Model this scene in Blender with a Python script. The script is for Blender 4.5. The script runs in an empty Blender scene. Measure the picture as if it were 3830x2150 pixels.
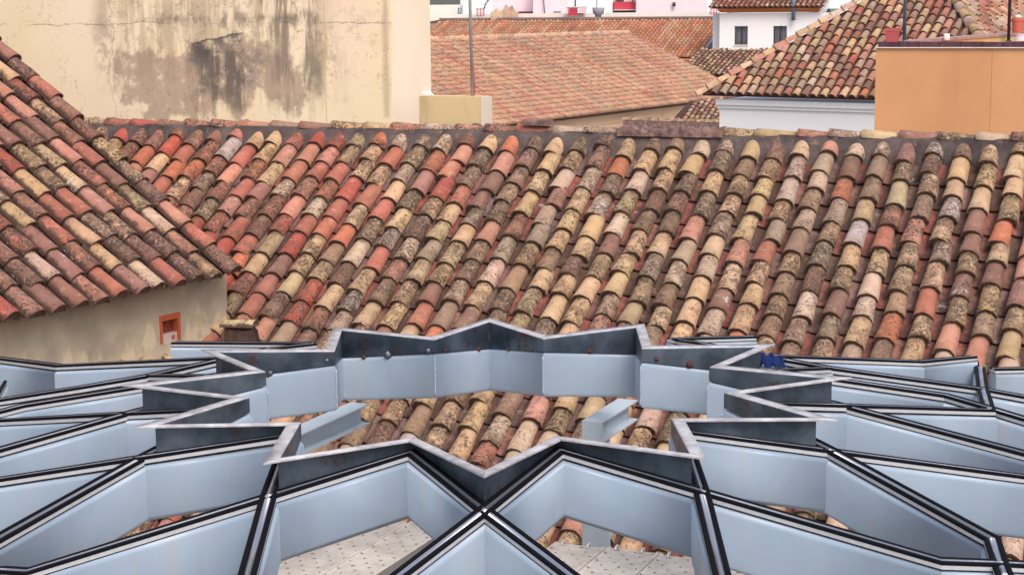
import bpy, math, random
from mathutils import Vector, Matrix
random.seed(7)
S = bpy.context.scene
COL = S.collection
R = math.radians
HC = 14.0                                   # height of the camera above the street

# ------------------------------------------------------------------ camera, light, exposure
F, PITCH, ROLL = 6638.5, R(8.9817), R(-0.5195)
cam = bpy.data.cameras.new('camera'); camo = bpy.data.objects.new('camera', cam); COL.objects.link(camo)
cam.sensor_width = 36.0; cam.lens = F / 3830.0 * 36.0; cam.clip_start = 0.1; cam.clip_end = 3000
camo.matrix_world = Matrix.Translation((0, 0, HC)) @ Matrix.Rotation(R(90) - PITCH, 4, 'X') @ Matrix.Rotation(ROLL, 4, 'Z')
S.camera = camo
S.render.resolution_x, S.render.resolution_y = 1024, 574

W = bpy.data.worlds.new('World'); S.world = W; W.use_nodes = True
nt = W.node_tree; nt.nodes.clear()
sky = nt.nodes.new('ShaderNodeTexSky'); sky.sky_type = 'NISHITA'; sky.sun_disc = False
SUN_EL, SUN_AZ = R(50), R(160)              # azimuth clockwise from +Y
sky.sun_elevation = SUN_EL; sky.sun_rotation = SUN_AZ; sky.air_density = 1.0; sky.dust_density = 3.0; sky.ozone_density = 1.0
bg = nt.nodes.new('ShaderNodeBackground'); bg.inputs[1].default_value = 0.15
wo = nt.nodes.new('ShaderNodeOutputWorld')
hs = nt.nodes.new('ShaderNodeHueSaturation'); hs.inputs['Saturation'].default_value = .55
nt.links.new(sky.outputs[0], hs.inputs['Color']); nt.links.new(hs.outputs[0], bg.inputs[0]); nt.links.new(bg.outputs[0], wo.inputs[0])
sl = bpy.data.lights.new('sun', 'SUN'); sl.energy = 1.1; sl.angle = R(25); sl.color = (1.0, 0.93, 0.84)
so = bpy.data.objects.new('sun', sl); COL.objects.link(so)
sd = Vector((math.sin(SUN_AZ) * math.cos(SUN_EL), math.cos(SUN_AZ) * math.cos(SUN_EL), math.sin(SUN_EL)))
so.rotation_euler = sd.to_track_quat('Z', 'Y').to_euler(); so.location = (0, 0, 60)
vs = S.view_settings; vs.view_transform = 'Standard'; vs.look = 'None'; vs.gamma = 1.0; vs.exposure = 0.58; vs.use_curve_mapping = False
S.render.engine = 'CYCLES'

# ------------------------------------------------------------------ geometry helpers
def ray(u, v):
    du, dv = u - 1915.0, v - 1075.0
    cr, sr = math.cos(ROLL), math.sin(ROLL)
    a = du * cr + dv * sr; b = -du * sr + dv * cr
    x, zc = a / F, -b / F; c, s = math.cos(PITCH), math.sin(PITCH)
    return Vector((x, c + zc * s, -s + zc * c))
def at(u, v, Y):                            # point of the photograph's (u, v) standing Y metres in front of the camera
    d = ray(u, v); return d * (Y / d.y) + Vector((0, 0, HC))
def onplane(u, v, P, n):                    # ... or standing on a known plane
    d = ray(u, v); c = Vector((0, 0, HC)); return c + d * ((P - c).dot(n) / d.dot(n))
def proj(P):
    x, y, z = P.x, P.y, P.z - HC
    c, s = math.cos(PITCH), math.sin(PITCH)
    yc = y * c - z * s; zc = y * s + z * c
    u, v = F * x / yc, -F * zc / yc; cr, sr = math.cos(ROLL), math.sin(ROLL)
    return 1915 + u * cr - v * sr, 1075 + u * sr + v * cr, yc
UP = Vector((0, 0, 1))
AL = R(-22.9)                               # the old town's street grid
EX = Vector((math.cos(AL), math.sin(AL), 0)); EY = Vector((-math.sin(AL), math.cos(AL), 0))   # along / away

class MB:
    def __init__(s): s.v = []; s.f = []; s.m = []; s.sm = []; s.uv = []; s.c = []
    def add(s, vs, fs, m=0, smooth=False, uvs=None, col=None, ms=None):
        o = len(s.v); s.v += [tuple(p) for p in vs]
        for i, f in enumerate(fs):
            s.f.append([o + k for k in f]); s.m.append(ms[i] if ms else m); s.sm.append(smooth if not isinstance(smooth, list) else smooth[i])
            if uvs is not None: s.uv.append([uvs[k] for k in f])
            if col is not None: s.c.append(col)
    def box(s, P, ax, ay, az, m=0):         # corner P and three edge vectors
        P = Vector(P); q = [P, P + ax, P + ax + ay, P + ay]; q += [p + az for p in q]
        fs = [(0, 3, 2, 1), (4, 5, 6, 7), (0, 1, 5, 4), (1, 2, 6, 5), (2, 3, 7, 6), (3, 0, 4, 7)]
        if ax.cross(ay).dot(az) < 0: fs = [tuple(reversed(f)) for f in fs]
        s.add(q, fs, m)
    def tube(s, pts, r, n=8, m=0):
        pts = [Vector(p) for p in pts]; rings = []
        for i, p in enumerate(pts):
            d = (pts[min(i + 1, len(pts) - 1)] - pts[max(i - 1, 0)]).normalized()
            a = d.cross(UP if abs(d.z) < .9 else Vector((1, 0, 0))).normalized(); b = d.cross(a)
            rr = r[i] if isinstance(r, (list, tuple)) else r
            rings += [p + a * rr * math.cos(2 * math.pi * k / n) + b * rr * math.sin(2 * math.pi * k / n) for k in range(n)]
        fs = []
        for i in range(len(pts) - 1):
            for k in range(n): fs.append((i * n + k, (i + 1) * n + k, (i + 1) * n + (k + 1) % n, i * n + (k + 1) % n))
        sm = [True] * len(fs)
        fs += [tuple(range(n)), tuple(reversed(range((len(pts) - 1) * n, len(pts) * n)))]; sm += [False, False]
        s.add(rings, fs, m, sm)
    def mesh(s, name, mats):
        me = bpy.data.meshes.new(name); me.from_pydata(s.v, [], s.f)
        for x in (mats if isinstance(mats, (list, tuple)) else [mats]): me.materials.append(x)
        me.polygons.foreach_set('material_index', s.m); me.polygons.foreach_set('use_smooth', s.sm)
        if s.uv and len(s.uv) == len(s.f):
            u = me.uv_layers.new(name='UVMap'); fl = [c for f in s.uv for p in f for c in p]; u.data.foreach_set('uv', fl)
        if s.c and len(s.c) == len(s.f):
            ca = me.color_attributes.new('tint', 'FLOAT_COLOR', 'CORNER'); fl = []
            for f, c in zip(s.f, s.c): fl += list(c) * len(f)
            ca.data.foreach_set('color', fl)
        me.update(); return me
    def build(s, name, mats, parent=None, **kw):
        return link(name, s.mesh(name, mats), parent, **kw)
def link(name, data, parent=None, label=None, cat=None, group=None, kind=None, mw=None):
    o = bpy.data.objects.new(name, data); COL.objects.link(o)
    if parent is not None:
        o.parent = parent; o.matrix_parent_inverse = PINV.get(parent.name) or PINV.setdefault(parent.name, MW[parent.name].inverted())
    m = mw if mw is not None else Matrix.Identity(4)
    o.matrix_basis = m; MW[o.name] = m.copy()
    if label: o['label'] = label
    if cat: o['category'] = cat
    if group: o['group'] = group
    if kind: o['kind'] = kind
    return o
MW = {}; PINV = {}
def thing(name, loc, label, cat, group=None):
    return link(name, None, None, label, cat, group, mw=Matrix.Translation(Vector(loc)))

# ------------------------------------------------------------------ materials
def srgb(r, g, b):
    f = lambda c: (c / 255 / 12.92) if c <= 10 else ((c / 255 + .055) / 1.055) ** 2.4
    return (f(r), f(g), f(b), 1)
class NT:
    def __init__(s, name):
        s.m = bpy.data.materials.new(name); s.m.use_nodes = True; s.t = s.m.node_tree; s.b = s.t.nodes['Principled BSDF']
    def n(s, t, **kw):
        x = s.t.nodes.new(t)
        for k, v in kw.items(): setattr(x, k, v)
        return x
    def l(s, a, b): s.t.links.new(a, b)
    def inp(s, node, i, v):
        if v is None: return
        if hasattr(v, 'links') or hasattr(v, 'is_output'): s.l(v, node.inputs[i])
        else: node.inputs[i].default_value = v
    def math(s, op, a, b=None, clamp=False):
        x = s.n('ShaderNodeMath', operation=op, use_clamp=clamp); s.inp(x, 0, a); s.inp(x, 1, b); return x.outputs[0]
    def noise(s, vec, scale, detail=3, rough=.55, dist=0.0):
        x = s.n('ShaderNodeTexNoise'); s.inp(x, 'Vector', vec); x.inputs['Scale'].default_value = scale
        x.inputs['Detail'].default_value = detail; x.inputs['Roughness'].default_value = rough; x.inputs['Distortion'].default_value = dist
        return x.outputs['Fac']
    def vscale(s, vec, k):
        x = s.n('ShaderNodeVectorMath', operation='MULTIPLY'); s.inp(x, 0, vec); x.inputs[1].default_value = k; return x.outputs[0]
    def step(s, v, a, b, lo=0.0, hi=1.0):
        x = s.n('ShaderNodeMapRange', clamp=True); x.interpolation_type = 'SMOOTHSTEP'; s.inp(x, 0, v)
        x.inputs[1].default_value = a; x.inputs[2].default_value = b; x.inputs[3].default_value = lo; x.inputs[4].default_value = hi; return x.outputs[0]
    def mix(s, fac, a, b, mode='MIX'):
        x = s.n('ShaderNodeMix', data_type='RGBA', blend_type=mode); s.inp(x, 0, fac); s.inp(x, 6, a); s.inp(x, 7, b); return x.outputs[2]
    def pos(s): return s.n('ShaderNodeNewGeometry').outputs['Position']
    def bump(s, h, strength=.3, dist=.01):
        x = s.n('ShaderNodeBump'); x.inputs['Strength'].default_value = strength; x.inputs['Distance'].default_value = dist; s.l(h, x.inputs['Height']); s.l(x.outputs[0], s.b.inputs['Normal'])
    def out(s, col=None, rough=None, metal=None, spec=None):
        s.inp(s.b, 'Base Color', col); s.inp(s.b, 'Roughness', rough); s.inp(s.b, 'Metallic', metal)
        if spec is not None: s.b.inputs['Specular IOR Level'].default_value = spec
        return s.m

def clay(name, stuff, far=False):
    N = NT(name)
    if stuff:
        a = N.n('ShaderNodeAttribute', attribute_name='tint'); base, lich = a.outputs['Color'], a.outputs['Alpha']
    else:
        a = N.n('ShaderNodeObjectInfo'); base, lich = a.outputs['Color'], a.outputs['Alpha']
    P = N.pos()
    uv = N.n('ShaderNodeUVMap'); sx = N.n('ShaderNodeSeparateXYZ'); N.l(uv.outputs[0], sx.inputs[0]); u, v = sx.outputs[0], sx.outputs[1]
    k = 1.0
    big = N.noise(P, 7.0, 4); c = N.mix(N.step(big, .35, .7, 0, .55), base, N.mix(1.0, base, (.62, .56, .52, 1), 'MULTIPLY'))
    warm = N.noise(N.vscale(P, (1, 1, 1.3)), 16.0, 3); c = N.mix(N.step(warm, .55, .75, 0, .45), c, N.mix(.6, c, srgb(205, 190, 160)))
    if not far:
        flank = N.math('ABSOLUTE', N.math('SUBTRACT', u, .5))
        fine = N.noise(P, 85.0, 5, .75)
        # patchy brown grime, heavier on tiles with much lichen
        gn = N.math('ADD', N.math('MULTIPLY', N.noise(P, 10.0, 6, .68), .75), N.math('MULTIPLY', fine, .35))
        gt = N.math('SUBTRACT', .66, N.math('MULTIPLY', lich, .20))
        grime = N.step(N.math('SUBTRACT', gn, gt), -.05, .10); c = N.mix(N.math('MULTIPLY', grime, .72), c, srgb(112, 86, 68))
        soil_shade = N.step(N.math('ADD', N.math('ADD', N.math('MULTIPLY', flank, 1.05), N.math('MULTIPLY', N.math('SUBTRACT', u, .5), .42)), N.math('MULTIPLY', gn, .85)), .84, 1.08)  # mossy soil plus flank shade put into the colour, heavier on one side
        c = N.mix(N.math('MULTIPLY', soil_shade, .92), c, srgb(78, 58, 52))
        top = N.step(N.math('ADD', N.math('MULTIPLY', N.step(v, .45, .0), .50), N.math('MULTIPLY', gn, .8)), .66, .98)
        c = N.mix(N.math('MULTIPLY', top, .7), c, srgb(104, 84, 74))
        # black lichen specks and pale crusts
        sp = N.noise(P, 40.0, 3, .75, .6); patch = N.step(N.noise(P, 8.0, 4, .6), .36, .56)
        speck = N.step(N.math('SUBTRACT', sp, N.math('SUBTRACT', .65, N.math('MULTIPLY', lich, .19))), -.01, .03)
        c = N.mix(N.math('MULTIPLY', N.math('MULTIPLY', speck, .85), patch), c, srgb(66, 54, 50))
        pale = N.step(N.math('SUBTRACT', N.noise(P, 41.0, 4, .7), N.math('SUBTRACT', .72, N.math('MULTIPLY', lich, .12))), -.01, .04)
        c = N.mix(N.math('MULTIPLY', pale, .6), c, srgb(198, 184, 160))
        lime = N.math('MULTIPLY', N.step(N.noise(P, 1.9, 2), .69, .72), N.step(N.noise(P, 26.0, 5, .75), .50, .58)); c = N.mix(N.math('MULTIPLY', lime, .8), c, srgb(200, 196, 200))
        N.bump(N.math('ADD', N.noise(P, 55.0, 5, .7), N.math('MULTIPLY', N.noise(P, 14.0, 3), 1.3)), .7, .007)
    else:
        c = N.mix(N.step(N.noise(P, 9.0, 3), .5, .72, 0, .3), c, srgb(128, 98, 84))
        c = N.mix(N.step(N.noise(P, .55, 3), .52, .72, 0, .45), c, srgb(128, 108, 88))
    return N.out(c, .88, spec=.25)
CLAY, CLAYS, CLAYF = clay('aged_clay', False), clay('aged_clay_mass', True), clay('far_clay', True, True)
CLAYFO = clay('far_clay_single', False, True)

def rough_mat(name, c1, c2, s=8, rough=.9, b=.5, c3=None, d=.008):
    N = NT(name); P = N.pos()
    c = N.mix(N.step(N.noise(P, s, 5, .6), .35, .68), c1, c2)
    if c3: c = N.mix(N.step(N.noise(P, s * 3.1, 4, .7), .58, .7, 0, .8), c, c3)
    N.bump(N.noise(P, s * 6, 5, .7), b, d); return N.out(c, rough, spec=.2)
MORTAR = rough_mat('dark_mortar', srgb(116, 92, 78), srgb(84, 66, 58), 30)
MORTARG = rough_mat('weathered_grey_mortar', srgb(110, 96, 92), srgb(70, 60, 60), 2.2, c3=srgb(138, 116, 104), b=1.0, d=.03)
DECK = rough_mat('dirt_bed', srgb(88, 66, 60), srgb(62, 46, 44), 12, c3=srgb(112, 84, 72))
DECKF = rough_mat('far_roof_bed', srgb(104, 68, 56), srgb(76, 52, 48), 4)
RUBBLE = rough_mat('rubble_mortar', srgb(166, 132, 122), srgb(112, 92, 90), 11, c3=srgb(184, 110, 92), b=1.0, d=.03)

def plain(name, c, rough=.6, metal=0., spec=.4, nb=0, ns=30, var=.0):
    N = NT(name); cc = c
    if var: cc = N.mix(N.step(N.noise(N.pos(), ns, 4), .3, .7, 0, var), c, (c[0] * .55, c[1] * .55, c[2] * .55, 1))
    if nb: N.bump(N.noise(N.pos(), ns * 3, 3), nb, .003)
    return N.out(cc, rough, metal, spec)

def steel_paint():
    N = NT('pale_blue_steel_paint'); P = N.pos()
    c = N.mix(N.step(N.noise(P, 2.2, 4), .3, .7), srgb(157, 171, 187), srgb(143, 158, 176))
    dust = N.step(N.noise(N.vscale(P, (3, 3, .35)), 4.0, 6, .7), .50, .72, 0, .5); c = N.mix(dust, c, srgb(166, 164, 162))
    c = N.mix(N.step(N.noise(N.vscale(P, (1, 1, .22)), 22.0, 4, .7), .66, .76, 0, .35), c, srgb(134, 122, 112))
    c = N.mix(N.step(N.noise(P, 38, 3, .6), .70, .78, 0, .25), c, srgb(130, 125, 120))
    N.bump(N.math('ADD', N.noise(P, 130.0, 2), N.math('MULTIPLY', N.noise(P, 5.0, 3), 2.5)), .12, .002)
    return N.out(c, .38, spec=.45)
STEEL = steel_paint()
def mill_steel():
    N = NT('bare_mill_steel'); P = N.pos()
    c = N.mix(N.step(N.noise(P, 5, 5, .6), .3, .7), srgb(110, 120, 132), srgb(66, 76, 88))
    c = N.mix(N.step(N.noise(N.vscale(P, (1, 1, .4)), 9, 4, .7), .6, .75, 0, .6), c, srgb(96, 118, 122))
    c = N.mix(N.step(N.noise(P, 3.1, 6, .75), .54, .68, 0, .85), c, srgb(96, 62, 46))
    r = N.step(N.noise(P, 8, 4), .2, .8, .34, .6); N.bump(N.noise(P, 60, 4), .12, .002)
    return N.out(c, r, .8, .5)
MILL = mill_steel()
def sky_lit_flange():
    N = NT('scuffed_sky_lit_flange'); P = N.pos()
    c = N.mix(N.step(N.noise(P, 12, 5, .65), .3, .7), srgb(206, 202, 204), srgb(158, 152, 156))  # same steel as the legs, painted paler for sky reflected on top
    c = N.mix(N.step(N.noise(P, 70, 4, .7), .64, .72, 0, .7), c, srgb(96, 78, 72))
    N.bump(N.noise(P, 60, 4), .12, .002); return N.out(c, .55, .25, .5)
FLANGE = sky_lit_flange()
ALU = plain('mill_aluminium', srgb(206, 204, 206), .42, .25, .5, .05, 40, .22)
SHINE = plain('polished_aluminium', srgb(196, 196, 204), .32, .9, .5, .03, 30, .05)
ALUD = plain('dusty_aluminium', srgb(196, 190, 188), .5, .35, .5, .1, 60, .25)
GASK = plain('black_rubber', srgb(12, 11, 17), .75, 0, .12, .1, 60, .1)
CLOTH = plain('blue_cloth', srgb(30, 46, 96), .9, 0, .2, .4, 60, .5)
RUST = plain('rusty_weld', srgb(96, 62, 46), .8, .2, .3, .6, 60, .6)
WELD = plain('bright_weld', srgb(120, 124, 128), .45, .8, .5, .6, 90, .4)

def wall_mat(name, c1, c2, dirt, amt=.35, vs=(1.2, 1.2, .25), s=2.0, bs=40):
    N = NT(name); P = N.pos()
    c = N.mix(N.step(N.noise(P, s * .5, 4), .35, .7), c1, c2)
    c = N.mix(N.step(N.noise(N.vscale(P, vs), s, 6, .65), .52, .75, 0, amt), c, dirt)
    N.bump(N.noise(P, bs, 4), .25, .004); return N.out(c, .92, spec=.2)
ORANGE = wall_mat('ochre_render', srgb(216, 160, 116), srgb(206, 150, 108), srgb(190, 134, 100), .35, s=1.6)
WHITEW = wall_mat('white_render', srgb(246, 242, 240), srgb(240, 236, 236), srgb(180, 178, 184), .25, s=.5, bs=8)
CREAMB = wall_mat('cream_box_render', srgb(218, 190, 146), srgb(206, 176, 132), srgb(150, 122, 92), .4, s=2.5)
PEACH = wall_mat('peach_render', srgb(236, 198, 164), srgb(226, 186, 154), srgb(186, 140, 118), .3, s=.4, bs=8)
LILAC = wall_mat('pale_pink_render', srgb(236, 212, 216), srgb(230, 206, 212), srgb(205, 190, 190), .25, s=.3, bs=6)
OFFW = wall_mat('ivory_render', srgb(232, 222, 210), srgb(222, 212, 202), srgb(190, 176, 162), .3, s=.35, bs=6)
GREYW = wall_mat('grey_stained_render', srgb(150, 142, 148), srgb(176, 168, 176), srgb(96, 88, 92), .7, s=.8, bs=8)
CORN = wall_mat('cornice_ochre', srgb(206, 132, 78), srgb(190, 120, 70), srgb(130, 84, 60), .4, s=1.5, bs=8)
COPING = wall_mat('dark_brick_coping', srgb(96, 66, 74), srgb(74, 52, 60), srgb(150, 110, 104), .5, vs=(5, 5, 5), s=4)
REDP = plain('red_paint', srgb(196, 60, 78), .6, var=.2, ns=2)
GREEN = plain('dark_green_hedge', srgb(70, 82, 60), .9, var=.6, ns=9)
DARK = plain('dark_metal', srgb(62, 62, 74), .5)
GLASS = plain('dark_glass', srgb(88, 92, 104), .15, 0, .6)
CURT = plain('curtain', srgb(150, 146, 150), .8, var=.5, ns=2)
PIPE = plain('galvanised_blue_grey', srgb(120, 144, 160), .4, .5, .5, 0, 3, .3)
TERRA = plain('terracotta_pot', srgb(196, 104, 84), .8, var=.2, ns=8)
PLANT = plain('faded_red_plastic', srgb(190, 92, 92), .6, var=.15, ns=8)
WHITE = plain('white_plastic', srgb(238, 238, 236), .4)
MAST = plain('galvanised_mast', srgb(170, 168, 164), .6, .1, .5, 0, 6, .2)
VENT = plain('orange_vent_clay', srgb(178, 86, 56), .8, var=.35, ns=14)
BLACK = plain('dark_void', srgb(34, 24, 24), .95)
GRND = rough_mat('street_paving', srgb(110, 104, 98), srgb(92, 86, 82), .8)

# ------------------------------------------------------------------ clay tiles
def cover_mb(rnd, L=.40, r0=.075, r1=.090, seg=10, lip=True, mortar=True, into=None, M=None, col=None):
    mb = into or MB(); ys = [0, L * .33, L * .7, L]; vs = []; uv = []
    w = [rnd.uniform(-.004, .004) for _ in range(4)]; h = rnd.uniform(.92, 1.04); sk = rnd.uniform(-.006, .006)
    chip = [rnd.uniform(-.012, .004) if rnd.random() < .35 else rnd.uniform(-.003, .003) for _ in range(seg + 1)]
    def pt(r, k, y, dz, dy=0.):
        a = math.pi * (-.02 + 1.04 * k / seg); return Vector((-r * math.cos(a) + sk * (y / L), y + dy, r * math.sin(a) * h + dz))
    for j, y in enumerate(ys):
        t = y / L; r = r0 + (r1 - r0) * t + w[j]
        for k in range(seg + 1):
            vs.append(pt(r, k, y, .024 * t, chip[k] if j == 3 else 0)); uv.append((k / seg, t))
    n = seg + 1; fs = []; sm = []; ms = []
    for j in range(3):
        for k in range(seg): fs.append((j * n + k, (j + 1) * n + k, (j + 1) * n + k + 1, j * n + k + 1)); sm.append(True); ms.append(0)
    if lip:
        o = len(vs)
        for k in range(seg + 1): vs.append(pt(r1 + w[3] - .014, k, L, .024, chip[k])); uv.append((k / seg, 1))
        for k in range(seg): fs.append((3 * n + k, o + k, o + k + 1, 3 * n + k + 1)); sm.append(False); ms.append(1)
        for k in range(seg + 1): vs.append(pt(r1 + w[3] - .014, k, L - .016, .024)); uv.append((k / seg, .96))
        for k in range(seg): fs.append((o + k, o + n + k, o + n + k + 1, o + k + 1)); sm.append(True); ms.append(0)
        if mortar: fs.append(tuple(o + n + k for k in range(seg + 1))); sm.append(False); ms.append(1)
    if M is not None: vs = [M @ p for p in vs]
    mb.add(vs, fs, 0, sm, uv, col, ms); return mb
def cover_far(M, col, mb, L, r1=.090, seg=5, dark=True):
    vs = []; uv = []
    for t, r in ((0, r1 * .8), (1, r1)):
        for k in range(seg + 1):
            a = math.pi * k / seg; vs.append(M @ Vector((-r * math.cos(a), L * t, r * math.sin(a) + .03 * t))); uv.append((k / seg, t))
    n = seg + 1; fs = [(k, n + k, n + k + 1, k + 1) for k in range(seg)] + [tuple(n + k for k in range(n))]
    mb.add(vs, fs, 0, [True] * seg + [False], uv, col, [0] * seg + [1 if dark else 0])
def pan_mb(rnd, L=.40, seg=7, into=None, M=None, col=None):
    mb = into or MB(); vs = []; uv = []; j = rnd.uniform(-.004, .004)
    for lay in (0, -.013):
        for t in (0, .5, 1):
            r = .098 - .016 * t + j
            for k in range(seg + 1):
                a = math.pi * (.08 + .84 * k / seg)
                vs.append(Vector((-r * math.cos(a), L * t, .055 - (r - lay) * math.sin(a) * .78 + .020 * t))); uv.append((1.16 - .54 * k / seg, .5 + .5 * t))
    n = seg + 1; fs = []; ms = []
    for q in range(2):
        for k in range(seg):
            fs.append((q * n + k, (q + 1) * n + k, (q + 1) * n + k + 1, q * n + k + 1)); ms.append(0)
    o = 3 * n
    for k in range(seg): fs.append((2 * n + k, o + 2 * n + k, o + 2 * n + k + 1, 2 * n + k + 1)); ms.append(0)
    for q in range(2):
        for k in (0, seg): f = (q * n + k, o + q * n + k, o + (q + 1) * n + k, (q + 1) * n + k); fs.append(f); ms.append(0)
    sm = [True] * (2 * seg) + [False] * (seg + 4)
    if M is not None: vs = [M @ p for p in vs]
    mb.add(vs, fs, 0, sm, uv, col, ms); return mb
RV = random.Random(3)
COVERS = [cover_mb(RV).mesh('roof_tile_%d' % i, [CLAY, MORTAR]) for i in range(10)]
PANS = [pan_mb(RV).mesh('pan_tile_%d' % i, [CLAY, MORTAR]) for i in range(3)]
FARC = []
for i in range(2):
    mb = MB(); cover_far(Matrix.Identity(4), None, mb, .42, dark=(i == 0), r1=.090 if i == 0 else .108); FARC.append(mb.mesh('far_tile_%d' % i, [CLAYFO, DECKF]))

PAL = {'beige': (204, 174, 126), 'sand': (212, 178, 134), 'grey': (170, 150, 124), 'olive': (176, 158, 114), 'pink': (200, 140, 116),
       'terra': (178, 106, 86), 'red': (178, 78, 66), 'orange': (196, 112, 76), 'brown': (132, 96, 84), 'mauve': (158, 112, 100),
       'farp': (206, 156, 124), 'farc': (208, 172, 134), 'farr': (196, 132, 106), 'farb': (198, 158, 126), 'farg': (178, 158, 128), 'faro': (208, 146, 106),
       'white': (190, 178, 166), 'yellow': (202, 180, 128), 'cream': (208, 182, 154), 'dull': (150, 124, 98)}
def pick(rnd, wts, gain=1.0, m_=(.43, .255, .165)):
    ks = list(wts); k = rnd.choices(ks, [wts[q] for q in ks])[0]; c = srgb(*PAL[k]); g = rnd.uniform(.80, 1.06) * gain
    c = (c[0] * 1.0, c[1] * .955, c[2] * 1.03)
    lum = .3 * c[0] + .55 * c[1] + .15 * c[2]; c = [q + (lum - q) * (.04 if not k.startswith('far') else 0) for q in c]
    lich = rnd.choice([.1, .3, .5, .7, .85, 1.0]) if k in ('beige', 'grey', 'olive', 'sand', 'yellow', 'dull', 'cream', 'white') else rnd.choice([0, .1, .25, .45, .7, .9])
    if not k.startswith('far'):
        c = [q * .78 + m * .22 for q, m in zip(c, m_)]
    return (c[0] * g * rnd.uniform(.95, 1.05), c[1] * g, c[2] * g * rnd.uniform(.93, 1.07), lich)
def frame(P, e, w, roll=0., yaw=0.):
    n = e.cross(w).normalized(); n = n if n.z > 0 else -n
    y = w.normalized(); x = y.cross(n)
    M = Matrix((x, y, n)).transposed().to_4x4(); M = Matrix.Translation(P) @ M
    if roll or yaw: M = M @ Matrix.Rotation(yaw, 4, 'Z') @ Matrix.Rotation(roll, 4, 'X')
    return M
def tiles(parent, items, name, meshes, stuff, jm, limit=300, score=None):
    # items: (matrix, colour, length scale).  The ones that show largest become parts, the rest one joined part
    def sc(it):
        p = it[0].translation; u, v, d = proj(p); vis = -60 < u < 3890 and -60 < v < 2210
        return (0 if vis else 1, 0 if (score is None or score(u, v)) else 1, d)
    items = sorted(items, key=sc)
    for k, (M, c, ls) in enumerate(items[:limit]):
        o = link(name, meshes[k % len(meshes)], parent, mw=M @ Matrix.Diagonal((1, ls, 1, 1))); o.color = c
    rest = items[limit:]
    if rest:
        mb = MB()
        for M, c, ls in rest: stuff(M @ Matrix.Diagonal((1, ls, 1, 1)), c, mb)
        mb.build(name, jm, parent, kind='stuff')
def st_cover(M, c, mb): cover_mb(RV, seg=7, into=mb, M=M, col=c)
def st_pan(M, c, mb): pan_mb(RV, seg=5, into=mb, M=M, col=c)

# ------------------------------------------------------------------ ground
mb = MB(); mb.box((-400, -200, -.2), Vector((800, 0, 0)), Vector((0, 900, 0)), Vector((0, 0, .2)))
mb.build('ground', GRND, kind='structure', label='paved ground far below the roofs')

# ------------------------------------------------------------------ the big roof across the middle
MP = Vector((.0134, 17.3295, HC - 1.2466)); ME = Vector((.92123, -.38902, .0025)).normalized(); MWv = Vector((-.32809, -.78035, -.53236)).normalized()
MN = ME.cross(MWv); MN = (MN if MN.z > 0 else -MN).normalized()
MO = MP - MN * .112                          # bed of the tiles, below the crowns
# left house roof plane, needed to cut the valley
LP = Vector((-3.1166, 14.6048, HC - 2.2122)); LE = Vector((.50361, .86393, 0)).normalized(); LW = Vector((.70080, -.40852, -.58480)).normalized()
LN = LE.cross(LW); LN = (LN if LN.z > 0 else -LN).normalized(); LO = LP - LN * .125
WN = Vector((LE.y, -LE.x, 0))                # outward normal of the left house's long wall
house = thing('tiled_house', MO - UP * 4, 'long roof slope of mixed barrel tiles filling the middle, behind the steel star', 'roof')
rn = random.Random(11)
mb = MB(); a0, a1, b1 = -23 * .24, 25.5 * .24, 6.6
q = [MO + ME * a0, MO + ME * a1, MO + ME * a1 + MWv * b1, MO + ME * a0 + MWv * b1]
mb.box(q[0] - MN * .045, q[1] - q[0], q[3] - q[0], -MN * .2); mb.build('roof_bed', DECK, house)
mb = MB(); t = MO + MWv * 6.5 - MN * .25; fw = Vector((MWv.x, MWv.y, 0)).normalized()
mb.box(t + ME * a0 - UP * t.z, ME * (a1 - a0), -fw * 5.2, UP * (t.z - .15)); mb.build('wall', PEACH, house)
cov, pan = [], []
left_w = {'red': 4.5, 'terra': 7, 'pink': 4.5, 'olive': 1.2, 'beige': 2.5, 'grey': 2, 'orange': 3.2, 'brown': 2, 'sand': 2.5, 'mauve': 1.6}
right_w = {'beige': 7, 'sand': 6, 'grey': 4, 'olive': 1.5, 'terra': 1.3, 'pink': 2, 'brown': 1.8, 'mauve': 1.0, 'red': .3, 'orange': .5, 'yellow': .6, 'white': .4, 'cream': 3.5, 'dull': 3.5}
panw = {'red': 5, 'terra': 2, 'mauve': 1.2, 'brown': 1.6}
for i in range(-22, 25):
    b = -.20 + rn.uniform(-.05, .09); yaw = 0
    while b < 6.2:
        ex = rn.uniform(.25, .34); P = MO + ME * (i * .24 + rn.uniform(-.012, .012)) + MWv * b + MN * .018
        side = (P - (LO + LE * 1.35)).dot(WN)          # only outside the left house's wall
        if side > -.95 or P.y > 16.9:
            t = min(1, max(0, (i + 13) / 13 + rn.uniform(-.2, .2)))
            c = pick(rn, left_w, 1.0, (.50, .20, .12)) if rn.random() > t else pick(rn, right_w)
            M = frame(P, ME, MWv, roll=R(rn.uniform(-.8, 1.0)), yaw=R(rn.uniform(-2.6, 2.6)))
            cov.append((M, c, (ex + .06) / .40))
        b += ex
    b = .05
    while b < 6.2:
        P = MO + ME * ((i + .5) * .24 + rn.uniform(-.01, .01)) + MWv * b - MN * .012
        side = (P - (LO + LE * 1.35)).dot(WN)
        if side > -.95 or P.y > 16.9:
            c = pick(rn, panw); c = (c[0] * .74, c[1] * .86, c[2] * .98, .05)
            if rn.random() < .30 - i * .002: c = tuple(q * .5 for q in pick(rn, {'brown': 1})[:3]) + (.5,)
            pan.append((frame(P, ME, MWv, yaw=R(rn.uniform(-1.2, 1.2))), c, 1.0))
        b += .33
seen = lambda u, v: v < 1345 or (1250 < u < 2600 and 1460 < v < 1790)
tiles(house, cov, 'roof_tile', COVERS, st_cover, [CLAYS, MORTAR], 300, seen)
tiles(house, pan, 'pan_tile', PANS, st_pan, [CLAYS, MORTAR], 300, seen)
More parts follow.
